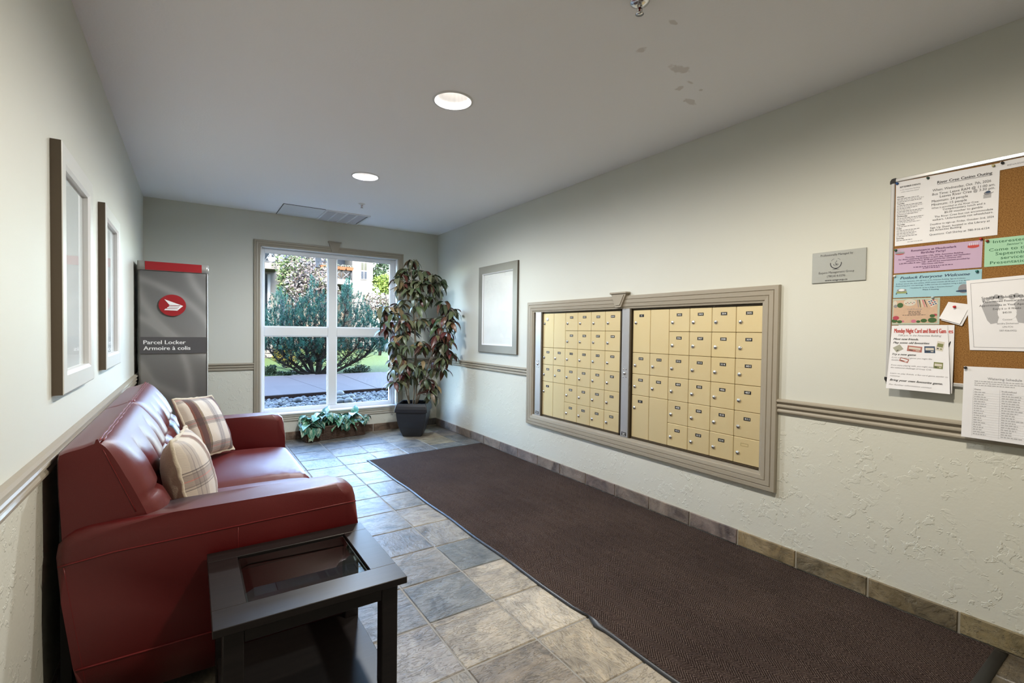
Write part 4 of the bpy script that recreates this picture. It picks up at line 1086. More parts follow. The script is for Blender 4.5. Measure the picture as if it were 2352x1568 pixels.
# --- craft card
PHOTO_EDGE = plain('pale_mint_card', (.42, .50, .42), .7)
o, pl_, W, H = sheet('craft_card', 'tan card printed with paints, brushes and roses', 'card', ((.907, 1.478), (.732, 1.476), (.732, 1.355), (.908, 1.354)), .0010, PHOTO_EDGE)
p = Print(pl_); cm = lambda n_, c_: plain(n_, c_, .7)
CG, CR, CB, CW, CP = cm('print_leaf_green', (.045, .11, .03)), cm('print_rose', (.42, .05, .08)), cm('print_paint_blue', (.03, .08, .22)), cm('print_cream', (.62, .58, .50)), cm('print_pink', (.55, .16, .24))
p.rect(.004, .007, .167, .116, PAPER_TAN)
p.oval(.066, .110, .022, .0062, CW, .0006); p.oval(.066, .104, .023, .016, CW, .0005)
for k in range(6): p.oval(.052+k*.006, .100+.004*(k % 2), .0022, .0018, (CG, CR, CB)[k % 3], .0008, 8)
p.oval(.030, .092, .012, .012, CG, .0006, 12); p.oval(.010, .100, .008, .014, CW, .0005, 10); p.oval(.012, .088, .007, .008, GREYINK, .0006, 10)
for k in range(5): p.poly([(.093+k*.006, .116), (.097+k*.006, .116), (.100+k*.008, .080), (.098+k*.008, .080)], (GREYINK, CG, CW, CP, INK)[k], .0007)
p.poly([(.128, .108), (.152, .122), (.170, .096), (.145, .080)], CW, .0006)
for a_ in range(3):
    for b_ in range(3): p.oval(.137+a_*.008+b_*.004, .106-b_*.008+a_*.003, .0034, .003, (CB, CB, CR)[(a_+b_) % 3], .0009, 8)
for (u, vv, r, c_) in ((.015, .032, .013, CR), (.010, .018, .012, CG), (.030, .014, .010, CG), (.083, .016, .010, CP), (.100, .014, .008, CG), (.120, .018, .012, CG), (.150, .020, .016, CG), (.150, .040, .010, CG), (.160, .044, .007, CR), (.042, .016, .006, CP)): p.oval(u, vv, r, r*.75, c_, .0006+r*.01, 10)
p.text('Craft Evenings', .085, .070, .006, GREYINK, w=.055)
for k in range(4): p.greek(.062 if k < 3 else .04, .108 if k < 3 else .125, .062-k*.006, .0022, INK, gr)
p.build('printed_picture', o)
# --- note slips
for k, (dx, dz) in enumerate(((0.006, -.008), (0, 0))):
    o, pl_, W, H = sheet('note_slip', ('white blank note slip hanging under the other slip' if k == 0 else 'white blank note slip held by a red pin'), 'paper', ((.703-dx, 1.455+dz), (.630-dx, 1.440+dz), (.660-dx, 1.356+dz), (.731-dx, 1.382+dz)), .0010+.0012*k, PAPER, 0.0, .006+.003*k)
# --- foot care
o, pl_, W, H = sheet('footcare_notice', "white mobile foot care notice with grey footprints and thin border", 'paper', ((.646, 1.544), (.405, 1.556), (.388, 1.246), (.627, 1.244)), .0030, PAPER)
p = Print(pl_)
PRINTGREY = cm('footprint_grey', (.40, .40, .42))
p.rect(.013, .012, W-.013, .0135, GREYINK); p.rect(.013, H-.015, W-.013, H-.0135, GREYINK); p.rect(.013, .012, .0142, H-.0135, GREYINK); p.rect(W-.0142, .012, W-.013, H-.0135, GREYINK)
for s, u0 in ((1, .074), (-1, .167)):
    p.poly([(u0-.030*s, .185), (u0-.022*s, .200), (u0+.010*s, .206), (u0+.026*s, .190), (u0+.018*s, .160), (u0+.022*s, .138), (u0+.016*s, .114), (u0-.004*s, .110), (u0-.014*s, .125), (u0-.022*s, .155)], PRINTGREY, .0004)
    for k in range(5): p.oval(u0+(-.022+.013*k)*s, .222-abs(k-3)*.004, .0055+.0010*k, .0065+.001*k, PRINTGREY, .0004, 12)
p.oval(W/2, .150, .028, .026, PAPER, .0005, 18)
for tx, vv, w, h, m__ in (("Sandra's Mobile Footcare", .215, .150, .010, INK), ('Experienced Footcare Nurse', .200, .142, .008, INK), ('Appointments in Your Apartment', .184, .166, .008, INK), ('Every 6 or 8 Weeks', .168, .082, .008, INK), ('$40.00', .152, .026, .008, INK), ('Contact', .124, .028, .007, GREYINK), ('Sandra Dickerson', .108, .064, .007, GREYINK), ('LPN FCN', .094, .030, .007, GREYINK), ('587-926-0422', .079, .050, .007, GREYINK)):
    p.text(tx, W/2, vv, h, m__, w=w)
p.build('printed_text', o)
# --- games nights, two sheets one over the other
o, pl_, W, H = sheet('games_poster', 'lower sheet of the two card game posters, its red title end showing', 'paper', ((.880, 1.352), (.679, 1.352), (.677, 1.050), (.885, 1.054)), .0055, PAPER, 0.0, .012)
p = Print(pl_); p.text('es', W-.012, H-.036, .020, REDINK, w=.014, bold=.01); p.poly([(W-.022, H-.090), (W-.012, H-.070), (W-.010, H-.074), (W-.016, H-.098)], INK); p.build('printed_text', o)
o, pl_, W, H = sheet('games_poster', 'white Monday night card game poster with small game box pictures', 'paper', ((.906, 1.350), (.702, 1.350), (.680, 1.048), (.914, 1.051)), .0075, PAPER, 0.003, .022)
p = Print(pl_)
p.text('Monday Night Card and Board Gam', .104, H-.034, .0205, REDINK, w=.186, bold=.01); p.text('7:00 p.m. in the Amenities Building', .104, H-.050, .0085, GREYINK, w=.155, shear=.3)
for tx, vv, w, h in (('Meet new friends.', .068, .092, .0095), ('Play some old favourites', .085, .130, .0095), ('Try a new game', .140, .084, .0095), ('Bring your own favourite game.', .262, .172, .010)): p.text(tx, .010, H-vv, h, INK, w=w, align='L', shear=.35, bold=.012)
for tx, vv, w in (('If you enjoy word games you might like', .154, .140), ('Quiddler', .166, .028), ('If you enjoy playing with, you might enjoy', .190, .148), ('the additional challenge of Crazy Crib.', .202, .138), ('Learn to play Kaluki, a fun card game similar to', .229, .190), ('rummy.', .241, .036), ('For further information contact', .282, .140)): p.text(tx, .009, H-vv, .0062, GREYINK, w=w, align='L', shear=.3)
def gamebox(c, w, h, a, outer, inner):
    ca, sa = math.cos(a), math.sin(a); q = lambda x, y: (c[0]+x*ca-y*sa, c[1]+x*sa+y*ca)
    p.poly([q(-w, -h), q(w, -h), q(w, h), q(-w, h)], outer, .0006); p.poly([q(-w*.8, -h*.2), q(w*.8, -h*.2), q(w*.8, h*.55), q(-w*.8, h*.55)], inner, .0008); p.poly([q(-w*.7, -h*.7), q(-w*.2, -h*.7), q(-w*.2, -h*.45), q(-w*.7, -h*.45)], INK, .0008); p.poly([q(w*.2, -h*.7), q(w*.7, -h*.7), q(w*.7, -h*.45), q(w*.2, -h*.45)], inner, .0008)
PBX, PTN, POL = cm('print_dusty_red', (.42, .16, .13)), cm('print_sage', (.38, .38, .30)), cm('print_olive', (.20, .22, .08))
gamebox((.030, H-.108), .015, .013, .6, PTN, PTN); gamebox((.089, H-.108), .026, .013, -.10, PBX, CW); gamebox((.141, H-.109), .018, .015, .03, NAVYINK, CW); gamebox((.176, H-.092), .012, .021, -.2, CW, POL); gamebox((.054, H-.162), .016, .009, -.28, PBX, PAPER); gamebox((.169, H-.178), .015, .014, -.06, POL, CW)
p.build('printed_text', o)
# --- watering schedule
o, pl_, W, H = sheet('watering_schedule', 'white Watering Schedule table sheet hanging over the chair rail', 'paper', ((.638, 1.174), (.400, 1.176), (.395, .872), (.637, .872)), .030, PAPER, 0.004, .008)
p = Print(pl_)
p.text('Watering Schedule', .125, H-.052, .010, GREYINK, w=.100)
for k in range(3): p.greek(.035, .215-.03*k, H-.062-k*.0085, .0032, PALEINK, gr)
p.text('Dates', .036, H-.098, .0062, GREYINK, w=.020, align='L'); p.text('Individual', .118, H-.100, .007, GREYINK, w=.042, align='L')
for k in range(19):
    vv = H-.108-k*.0098
    p.rect(.032, vv-.002, .215, vv-.0016, PALEINK); p.greek(.036, .036+gr.uniform(.022, .045), vv, .0036, PALEINK, gr); p.greek(.118, .118+gr.uniform(.03, .065), vv, .0036, PALEINK, gr)
p.rect(.032, H-.292, .0325, H-.090, PALEINK); p.rect(.112, H-.292, .1125, H-.090, PALEINK)
p.build('printed_text', o)
# --- push pins
def pin(label, y, z, lift, col):
    m_ = plain('pin_plastic_'+label.split()[0], col, .3)
    mb = MB(); mb.lathe([(0, .010), (.0045, .010), (.0050, .008), (.0034, .006), (.0032, .003), (.0052, .0015), (.0056, 0), (0, 0)], (0, 0, 0), 14)
    o = inst('push_pin', mb.mesh('push_pin', m_), (PX-lift-.0008, y, z), None, rot=(0, -math.pi/2, 0)); tag(o, label, 'pin', 'push pins on the noticeboard')
pin('blue push pin in the top left corner of the dates list', .902, 2.025, .0008, (.02, .10, .32)); pin('dark green push pin holding the casino outing notice', .787, 2.022, .0018, (.02, .05, .03)); pin('black push pin holding the narrow header strip', .545, 2.022, .0024, (.01, .01, .012))
pin('red push pin at the right end of the lilac notice', .603, 1.718, .0014, (.45, .03, .015)); pin('brick red push pin on the mint green notice', .583, 1.706, .0014, (.28, .04, .02)); pin('green push pin at the left end of the lilac notice', .900, 1.709, .0014, (.03, .12, .06))
pin('teal push pin on the pale blue potluck notice', .612, 1.581, .0014, (.01, .13, .12)); pin('scarlet push pin in the blank note slips', .681, 1.432, .0030, (.55, .01, .015)); pin('clear pale push pin at the top of the craft card', .757, 1.477, .0014, (.45, .55, .58)); pin('black push pin in the watering schedule', .632, 1.168, .0315, (.012, .012, .013))
pin('white push pin at the left end of the potluck notice', .901, 1.586, .0014, (.75, .75, .72)); pin('pale yellow push pin on the casino outing notice', .572, 2.018, .0018, (.55, .50, .25))

# ================================================================== ceiling: access panel, grille, sprinklers
acc = MB(); acc.bbox((.806, 5.513, ZC-.006), (1.235, YB-.02, ZC+.002), .002); o = tag(acc.build('access_panel', plain('white_panel_paint', (.70, .70, .70), .6)), 'flat white access panel on the ceiling by the window', 'ceiling panel')
gl = MB()
for (a, b) in (((.800, 5.507), (1.22, 5.512)), ((.800, 5.512), (.805, YB-.02))): gl.box((a[0], a[1], ZC-.004), (b[0], b[1], ZC+.002))
gl.build('shadow_gap', DARK, o)
gt = thing('ceiling_grille', 'white slatted air grille in the ceiling above the window', 'vent', (1.47, 5.8, ZC-.01))
GX = [1.238, 1.353, 1.462, 1.574, 1.700]
fr = MB()
fr.box((1.225, 5.505, ZC-.012), (1.712, 5.530, ZC+.001)).box((1.225, YB-.045, ZC-.012), (1.712, YB-.02, ZC+.001))
for x in (1.225, 1.338, 1.449, 1.560, 1.690): fr.box((x, 5.53, ZC-.012), (x+.022, YB-.045, ZC+.001))
fr.build('grille_frame', WHITE, gt)
MB().box((1.236, 5.52, ZC-.002), (1.705, YB-.03, ZC-.0005)).build('duct_shadow', plain('duct_grey', (.16, .15, .16), .7), gt)
sl = MB().add([(-.046, -.006, -.001), (.046, -.006, -.001), (.046, .006, -.010), (-.046, .006, -.010), (-.046, -.0052, 0), (.046, -.0052, 0), (.046, .0068, -.009), (-.046, .0068, -.009)], [(0, 1, 2, 3), (4, 7, 6, 5), (0, 4, 5, 1), (2, 6, 7, 3), (0, 3, 7, 4), (1, 5, 6, 2)]).mesh('slat', plain('grille_slat', (.50, .49, .51), .5))
for k in range(4):
    for j in range(24): inst('slat', sl, (1.2925+.1115*k+(.002 if k else 0), 5.541+j*.0204, ZC-.0015), gt)
for (x, y, lab, big) in ((1.472, 5.038, 'small white ceiling sprinkler head near the window', .9), (1.469, 1.325, 'chrome ceiling sprinkler head with red bulb at the top edge', 1.0)):
    t = thing('sprinkler_head', lab, 'sprinkler', (x, y, ZC))
    s = big
    MB().lathe([(0, -.012*s), (.016*s, -.012*s), (.026*s, -.008*s), (.036*s, -.003*s), (.038*s, 0)], (x, y, ZC), 28).build('escutcheon', CHROME if big == 1 else WHITE, t)
    fb = MB()
    for sg in (-1, 1): fb.tube([(x+sg*.008*s, y, ZC-.010*s), (x+sg*.013*s, y, ZC-.022*s), (x+sg*.010*s, y, ZC-.034*s), (x, y, ZC-.042*s)], .0024*s, 8)
    fb.lathe([(.010*s, -.004*s), (.010*s, -.020*s), (.007*s, -.022*s)], (x, y, ZC), 14)
    fb.build('yoke', CHROME, t)
    MB().tube([(x, y, ZC-.020*s), (x, y, ZC-.040*s)], .0028*s, 8).build('glass_bulb', plain('red_bulb_fluid', (.35, .02, .01), .15), t)
    MB().lathe([(0, -.0435*s), (.015*s, -.0435*s), (.0165*s, -.046*s), (0, -.046*s)], (x, y, ZC), 18).build('deflector', CHROME, t)

# ================================================================== potted tree in the corner
def cam_ray(px, py): return FW*FPX+RT*(px-1176)-UP*(py-784)
def at_depth(px, py, y):
    d = cam_ray(px, py); t = y/d.y; return Vector((0, 0, CAMH))+d*t
PC = Vector((2.290, 5.600, 0.0)); PA = math.radians(-33)
tree = thing('potted_tree', 'artificial umbrella tree with green and burgundy leaves in a black pot', 'plant', PC)
def sq(hw, z, r=0.012):
    pts = []
    for k, (sx, sy) in enumerate(((1, 1), (-1, 1), (-1, -1), (1, -1))):
        for a in range(4):
            an = math.pi/2*k+math.pi/2*a/3
            x, y = sx*(hw-r)+r*math.cos(an), sy*(hw-r)+r*math.sin(an)
            pts.append((PC.x+x*math.cos(PA)-y*math.sin(PA), PC.y+x*math.sin(PA)+y*math.cos(PA), z))
    return pts
POT = plain('black_pot_resin', (0.016, 0.018, 0.024), 0.34, bump=.04, bscale=40)
pm = MB()
prof = [(.0, 0.0), (.104, 0.0), (.110, .004), (.133, .06), (.152, .12), (.168, .19), (.178, .26), (.182, .305), (.194, .306), (.196, .312), (.195, .345), (.188, .378), (.176, .408), (.170, .410), (.160, .404), (.166, .37)]
pm.grid([sq(max(h, .013), z) for h, z in prof], 0, True, True); pot = pm.build('pot', POT, tree)
for e in pot.data.polygons: e.use_smooth = False
MB().grid([sq(.164, .365), sq(.013, .372)], 0, False, True).build('soil', plain('dark_moss', (.02, .016, .010), .95, bump=.6, bscale=60, bdist=.01), tree)
def leaf_material(name, rough=.38):
    m = NT(name).set(Roughness=rough, Specular_IOR_Level=0.5); oi = m.node('ShaderNodeObjectInfo'); co = m.coord()
    n = m.noise(22, co, 3)
    x, y, z = m.sep(co)
    vein = m.math('LESS_THAN', m.math('ABSOLUTE', x), 0.0014)
    c = m.mix(n, m.mix(1.0, oi.outputs['Color'], (0.55, 0.55, 0.55), 'MULTIPLY'), oi.outputs['Color'])
    c = m.mix(m.math('MULTIPLY', vein, 0.5), c, (0.30, 0.26, 0.15)); m.base(c)
    m.bump(m.noise(60, co, 2), 0.2, 0.002); return m.mat
LEAF = leaf_material('tree_leaf')
def leaf_geo(L, W, droop, fold, n=6):
    """leaf along +y from the stalk, its face up"""
    rows = []
    for i in range(n+1):
        t = i/n; w = W*0.5*(math.sin(math.pi*min(1, t*0.98+0.02))**0.8)*(1-0.35*t)*1.15
        y = L*t*math.cos(droop*t*0.6); z = -L*math.sin(droop*t*0.6)*t
        rows.append([(-w, y, z+fold*w), (0, y, z), (w, y, z+fold*w)])
    return rows
lms = [MB().grid(leaf_geo(*a), 0, True).mesh('leaf', LEAF) for a in ((.135, .050, .9, .35), (.150, .058, 1.2, .25), (.120, .046, 1.5, .45), (.140, .052, .5, .5), (.105, .044, 1.1, .2))]
OLIVES = [(.115, .135, .065), (.085, .115, .060), (.150, .155, .085), (.060, .085, .045), (.19, .18, .10), (.105, .13, .08)]
REDS = [(.075, .020, .016), (.13, .035, .025), (.055, .022, .018), (.16, .055, .03)]
TANS = [(.28, .21, .11), (.24, .17, .085), (.30, .25, .15)]
WH = [(380,100),(330,190),(430,200),(500,230),(590,250),(640,320),(280,250),(370,300),(450,320),(530,350),(260,380),(340,400),(600,400),(430,420),(560,470),(480,490),(300,500),(420,560),
      (90,560),(150,560),(230,570),(100,640),(190,640),(280,640),(140,720),(230,740),(320,700),(110,790),(400,720),(450,690),
      (690,540),(740,570),(780,610),(720,670),(770,720),(600,680),(560,720),(640,770),(690,780),(620,850),(700,870),(740,910),
      (220,850),(300,850),(190,920),(260,950),(350,960),(460,910),(480,960),(560,960),(640,990),(720,1000),(770,1040),(690,1080),(620,1100),(230,1060),(290,1090),(190,1100),(330,1140),(480,1100),(450,1170),(600,1180),(680,1190),(220,1230),(290,1250),(370,1260),(240,1310),(440,1230),(540,1300),(570,1370),(560,1430),(600,1350)]
rt_ = random.Random(21); wh = []
WH += [(x+rt_.uniform(-45, 45), y+rt_.uniform(-40, 40)) for x, y in WH if rt_.random() < .75]
for (zx, zy) in WH:
    px, py = 860+zx/4.357, 580+zy/4.357
    yd = 5.66-0.44*max(0, (px-905))/150+rt_.uniform(-.11, .11)
    p = at_depth(px, py-6, yd)
    if p.x > XR-0.11: p = at_depth(px, py-6, yd*(XR-0.11)/p.x)
    wh.append(p)
leaves = []
for wi, p in enumerate(wh):
    nl = 7; ph = rt_.uniform(0, 6.28); zx, zy = WH[wi]
    tone = rt_.random()
    for k in range(nl):
        a = ph+2*math.pi*k/nl+rt_.uniform(-.3, .3); tilt = rt_.uniform(-.75, .10)
        red = (zx > 450 and zy > 450 and rt_.random() < .34) or rt_.random() < .09
        tan_ = zx < 330 and rt_.random() < .38
        c = rt_.choice(REDS if red else TANS if tan_ else OLIVES); c = tuple(v*rt_.uniform(.8, 1.2) for v in c)
        leaves.append((p, a, tilt, rt_.uniform(-.5, .5), rt_.uniform(.85, 1.32), c, rt_.randrange(5)))
order = sorted(range(len(leaves)), key=lambda i: leaves[i][0].y-leaves[i][4]*.1)
big = set(order[:300]); rest = MB(); rest_c = []
for i, (p, a, tilt, rollv, s, c, k) in enumerate(leaves):
    rot = Matrix.Rotation(a, 4, 'Z') @ Matrix.Rotation(tilt, 4, 'X') @ Matrix.Rotation(rollv, 4, 'Y')
    off = rot @ Vector((0, .018, 0))
    q = p+Vector((off.x, off.y, off.z))
    tip = q+(rot @ Vector((0, .13*s, -.03)))
    if tip.x > XR-.012: q.x -= tip.x-(XR-.012)
    if tip.y > YB-.03: q.y -= tip.y-(YB-.03)
    if i in big: inst('leaf', lms[k], q, tree, rot=rot.to_euler(), scale=(s, s, s), color=c)
    else:
        me = lms[k]; rest.add([q+(rot @ (v.co*s)) for v in me.vertices], [tuple(f.vertices) for f in me.polygons], (k % 3) if c[0] < c[1]*1.2 else 3+(k % 2), True)
o = rest.build('small_leaves', [plain('olive_leaf_a', (.10, .125, .06), .4), plain('olive_leaf_b', (.15, .155, .085), .4), plain('olive_leaf_c', (.065, .09, .05), .4), plain('burgundy_leaf_a', (.10, .032, .024), .4), plain('tan_leaf_a', (.25, .18, .09), .4)], tree, norecalc=True); o['kind'] = 'stuff'
BARK = plain('pale_brown_stem', (.20, .165, .12), .6, vary=.25, vscale=60, bump=.3, bscale=90)
mains = [(wh[0], 0.0), (wh[13], .01), (wh[20], -.02), (wh[32], .02), (wh[51], .03), (wh[55], -.03), (wh[68], .035)]
mids = []
for (p, dx) in mains:
    b0 = PC+Vector((dx*1.2, dx*.5, .36)); pts = []
    for k in range(13):
        t = k/12; q = b0.lerp(p, t); q += Vector((.025*math.sin(t*5+dx*90), .02*math.cos(t*4), .06*math.sin(math.pi*t)))
        pts.append(q)
    mids += pts[4:]
    MB().tube(pts, [.011-.0065*k/12 for k in range(13)], 8).build('stem', BARK, tree)
tw = MB()
for p in wh:
    q = min(mids, key=lambda m: (m-p).length+max(0, m.z-p.z)*1.5); tw.tube([q, q.lerp(p, .5)+Vector((0, 0, -.012)), p], [.0042, .0032, .0024], 5)
tw.build('twigs', BARK, tree)['kind'] = 'stuff'

# ================================================================== wicker trough of pothos
BA = math.radians(8.0); B0 = Vector((1.075, 5.800, 0.0)); BL, BD, BHh = 0.735, 0.145, 0.155
bx_ = Vector((math.cos(BA), math.sin(BA), 0)); by_ = Vector((-math.sin(BA), math.cos(BA), 0))
pp = thing('pothos_planter', 'low wicker trough of variegated green pothos under the window', 'plant', B0+bx_*BL/2+by_*BD/2)
WICK = plain('brown_wicker', (.085, .048, .030), .55, vary=.5, vscale=35, bump=.3, bscale=200)
def bpt(u, v, z): return B0+bx_*u+by_*v+Vector((0, 0, z))
def loop(inset, n=150):
    L, D = BL-2*inset, BD-2*inset; per = 2*(L+D); out = []
    for k in range(n):
        s = per*k/n
        if s < L: out.append((inset+s, inset, 0, -1))
        elif s < L+D: out.append((BL-inset, inset+s-L, 1, 0))
        elif s < 2*L+D: out.append((BL-inset-(s-L-D), BD-inset, 0, 1))
        else: out.append((inset, BD-inset-(s-2*L-D), -1, 0))
    return out
wv = MB(); nrow = 17
for j in range(nrow):
    z = .007+(BHh-.014)*j/(nrow-1); inset = .016-.012*z/BHh; lp = loop(inset); rows = []
    for sgn in range(6):
        a = 2*math.pi*sgn/6; row = []
        for k, (u, v, nx, ny) in enumerate(lp):
            w = .0028*math.sin(k*math.pi/3+j*math.pi)+.0045*math.cos(a); h = .0047*math.sin(a)
            row.append(bpt(u+nx*w, v+ny*w, z+h))
        rows.append(row)
    rows.append(rows[0]); wv.grid(rows, 0, True, True)
wv.build('weave', WICK, pp)
rm = MB()
for z in (BHh, BHh+.006): rm.tube([bpt(u, v, z) for u, v, a, b in loop(.004, 80)]+[bpt(*loop(.004, 80)[0][:2], z)], .0065, 7, cap=False)
rm.build('rim', WICK, pp)
MB().box((0, 0, 0), (0, 0, 0)) if False else None
sb = MB(); sb.add([bpt(.02, .02, BHh-.03), bpt(BL-.02, .02, BHh-.03), bpt(BL-.02, BD-.02, BHh-.03), bpt(.02, BD-.02, BHh-.03)], [(0, 1, 2, 3)]); sb.build('soil', plain('dark_potting_soil', (.012, .010, .007), .95), pp)
def pothos_mat():
    m = NT('variegated_leaf').set(Roughness=.34, Specular_IOR_Level=.5); oi = m.node('ShaderNodeObjectInfo'); co = m.coord()
    off = m.node('ShaderNodeCombineXYZ'); m.to(m.math('MULTIPLY', oi.outputs['Random'], 20.0), off.inputs[2])
    st = m.vmath('MULTIPLY', m.vmath('ADD', co, off.outputs[0]), (34, 11, 20)); n = m.noise(1.6, st, 4, .6, .6)
    f = m.ramp(n, [(.50, (0, 0, 0)), (.60, (1, 1, 1))])
    m.base(m.mix(m.math('MULTIPLY', f, .75), oi.outputs['Color'], (.48, .56, .40))); m.bump(n, .15, .002); return m.mat
POTH = pothos_mat()
def heart(L, W, droop, fold, n=7):
    rows = []; pr_ = [.50, .86, 1.0, .95, .78, .52, .24, .0]
    for i in range(n+1):
        t = i/n; w = W*.5*pr_[i]; y = L*(t-.06 if i == 0 else t)*math.cos(droop*t*.6); z = -L*math.sin(droop*t*.6)*t
        rows.append([(-w, y-(.012 if i == 0 else 0), z+fold*w), (-w*.5, y, z+fold*w*.4), (0, y+(.01 if i == 0 else 0), z), (w*.5, y, z+fold*w*.4), (w, y-(.012 if i == 0 else 0), z+fold*w)])
    return rows
hms = [MB().grid(heart(*a), 0, True).mesh('leaf', POTH) for a in ((.125, .090, .8, .3), (.115, .080, 1.2, .4), (.135, .088, .5, .2), (.10, .072, 1.4, .35))]
GRN = [(.05, .22, .14), (.07, .28, .17), (.04, .17, .12), (.11, .33, .19), (.03, .13, .10)]
rp = random.Random(4); stems = MB()
def pothos(u, v, z, az, tilt, s, k=None):
    rot = Matrix.Rotation(az, 4, 'Z') @ Matrix.Rotation(tilt, 4, 'X') @ Matrix.Rotation(rp.uniform(-.4, .4), 4, 'Y')
    q = bpt(u, v, z); tip = q+(rot @ Vector((0, .12*s, 0)))
    if tip.y > YB-.05: q.y -= tip.y-(YB-.05)
    inst('leaf', hms[rp.randrange(4) if k is None else k], q, pp, rot=rot.to_euler(), scale=(s, s, s), color=rp.choice(GRN))
    stems.tube([bpt(min(max(u, .05), BL-.05), BD/2, BHh-.03), (bpt(min(max(u, .05), BL-.05), BD/2, z+.02)+q)/2, q], .0022, 5)
for k in range(96):
    u = rp.choice((rp.gauss(.17, .10), rp.gauss(.32, .10), rp.gauss(.56, .09))); u = min(max(u, -.02), BL+.0)
    dome = .165 if u < .42 else .135
    h = BHh+rp.uniform(.015, dome*(1-.5*abs(u-.25)/.4 if u < .42 else 1-.6*abs(u-.56)/.25)); v = rp.uniform(.01, BD)
    az = math.pi+rp.uniform(-1.25, 1.25)+BA if rp.random() < .78 else rp.uniform(-1.4, 1.4)
    pothos(u, v, h, az, rp.uniform(-.55, .35), rp.uniform(.90, 1.25))
for (u, v, z, az, tl, s) in ((.20, .03, .285, 2.9, .35, 1.0), (.24, .06, .300, -.6, .9, 1.1), (.60, .05, .262, -.3, 1.0, 1.12), (.02, -.02, .17, 2.4, -.9, .95), (.06, -.03, .15, 2.9, -1.1, 1.0), (.12, -.03, .16, 3.3, -1.0, .95), (.47, -.03, .15, 3.1, -1.3, 1.0), (.42, -.03, .165, 3.5, -1.2, .9), (.72, .02, .21, 4.6, -.2, .9), (.74, .03, .23, 4.9, .0, .8)):
    pothos(u, v, z, az, tl, s)
stems.build('stems', plain('pothos_stem', (.10, .16, .06), .5), pp)['kind'] = 'stuff'
stx = MB().tube([bpt(.05, -.01, .15), bpt(.015, -.035, .10), bpt(.018, -.045, .055), bpt(.03, -.05, .045)], .002, 5).build('trailing_stem', plain('yellow_stem', (.30, .26, .10), .5), pp)
ll = inst('leaf', hms[3], bpt(.03, -.05, .05), pp, rot=(math.radians(-80), 0, math.radians(200)), scale=(.5, .5, .5), color=(.45, .50, .36))

# ================================================================== outside the window
ro = random.Random(11)
KO = 0.138            # darkens every garden colour, to offset the sky boosted for the room
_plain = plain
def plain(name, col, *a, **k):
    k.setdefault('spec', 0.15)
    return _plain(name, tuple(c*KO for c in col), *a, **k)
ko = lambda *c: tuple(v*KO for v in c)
GZ, PZ = 0.130, 0.200
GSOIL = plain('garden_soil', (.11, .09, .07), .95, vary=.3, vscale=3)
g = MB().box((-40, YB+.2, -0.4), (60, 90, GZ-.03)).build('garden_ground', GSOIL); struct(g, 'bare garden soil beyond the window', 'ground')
def lawn_mat():
    m = NT('mown_grass').set(Roughness=.9, Specular_IOR_Level=.1); co = m.geo(); n = m.noise(4, co, 4); n2 = m.noise(60, co, 3)
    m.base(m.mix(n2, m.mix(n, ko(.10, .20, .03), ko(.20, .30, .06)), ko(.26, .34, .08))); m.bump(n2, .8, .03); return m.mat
lw = MB(); rows = []
for j in range(30):
    rows.append([(-14+40*i/40, 12.5+25*j/29, GZ+.02+.10*max(0, (j-4)/25)+.03*mnoise.noise((i*.4, j*.4, 0))) for i in range(41)])
lw.grid(rows, 0, True); tag(lw.build('lawn', lawn_mat()), 'mown lawn behind the paved path, sunlit further back', 'lawn', kind='stuff')
# --- paved path of concrete slabs with a timber edging board
def slab_mat():
    m = NT('mauve_concrete').set(Roughness=.85, Specular_IOR_Level=.1); co = m.geo(); n = m.noise(2.2, co, 4); n2 = m.noise(90, co, 3)
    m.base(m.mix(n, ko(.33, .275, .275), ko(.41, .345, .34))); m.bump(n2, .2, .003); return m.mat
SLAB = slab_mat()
path = struct(MB().box((-12, 8.0, GZ-.03), (20, 12.25, GZ)).build('garden_path_bed', GSOIL), 'paved garden path of wide mauve concrete slabs', 'path')
ye = lambda x: 8.575+.105*x
jx = lambda k, y: 0.82+1.075*k+(-.075*(y-10.6) if k <= 1 else .04*(y-10.6))
for k in range(-9, 12):
    a, b = .008, .008
    c0, c1 = ye(jx(k, 8.9)), ye(jx(k+1, 8.9))
    pts = [(jx(k, 8.9)+a, c0), (jx(k+1, 8.9)-b, c1), (jx(k+1, 12.2)-b, 12.2), (jx(k, 12.2)+a, 12.2)]
    MB().prism(pts, lambda x, y: (x, y, GZ-.02), lambda x, y: (x, y, PZ+ro.uniform(-.002, .002))).build('path_slab', SLAB, path)
EDG = plain('dark_red_brown_timber', (.085, .040, .034), .8, vary=.3, vscale=12, bump=.3, bscale=40)
for k in range(-3, 4):
    xa, xb = 3.02+2.4*k, 3.02+2.4*(k+1)-.006
    MB().prism([(xa, ye(xa)-.035), (xb, ye(xb)-.035), (xb, ye(xb)-.002), (xa, ye(xa)-.002)], lambda x, y: (x, y, GZ-.03), lambda x, y: (x, y, PZ-.001)).build('edging_board', EDG, path)
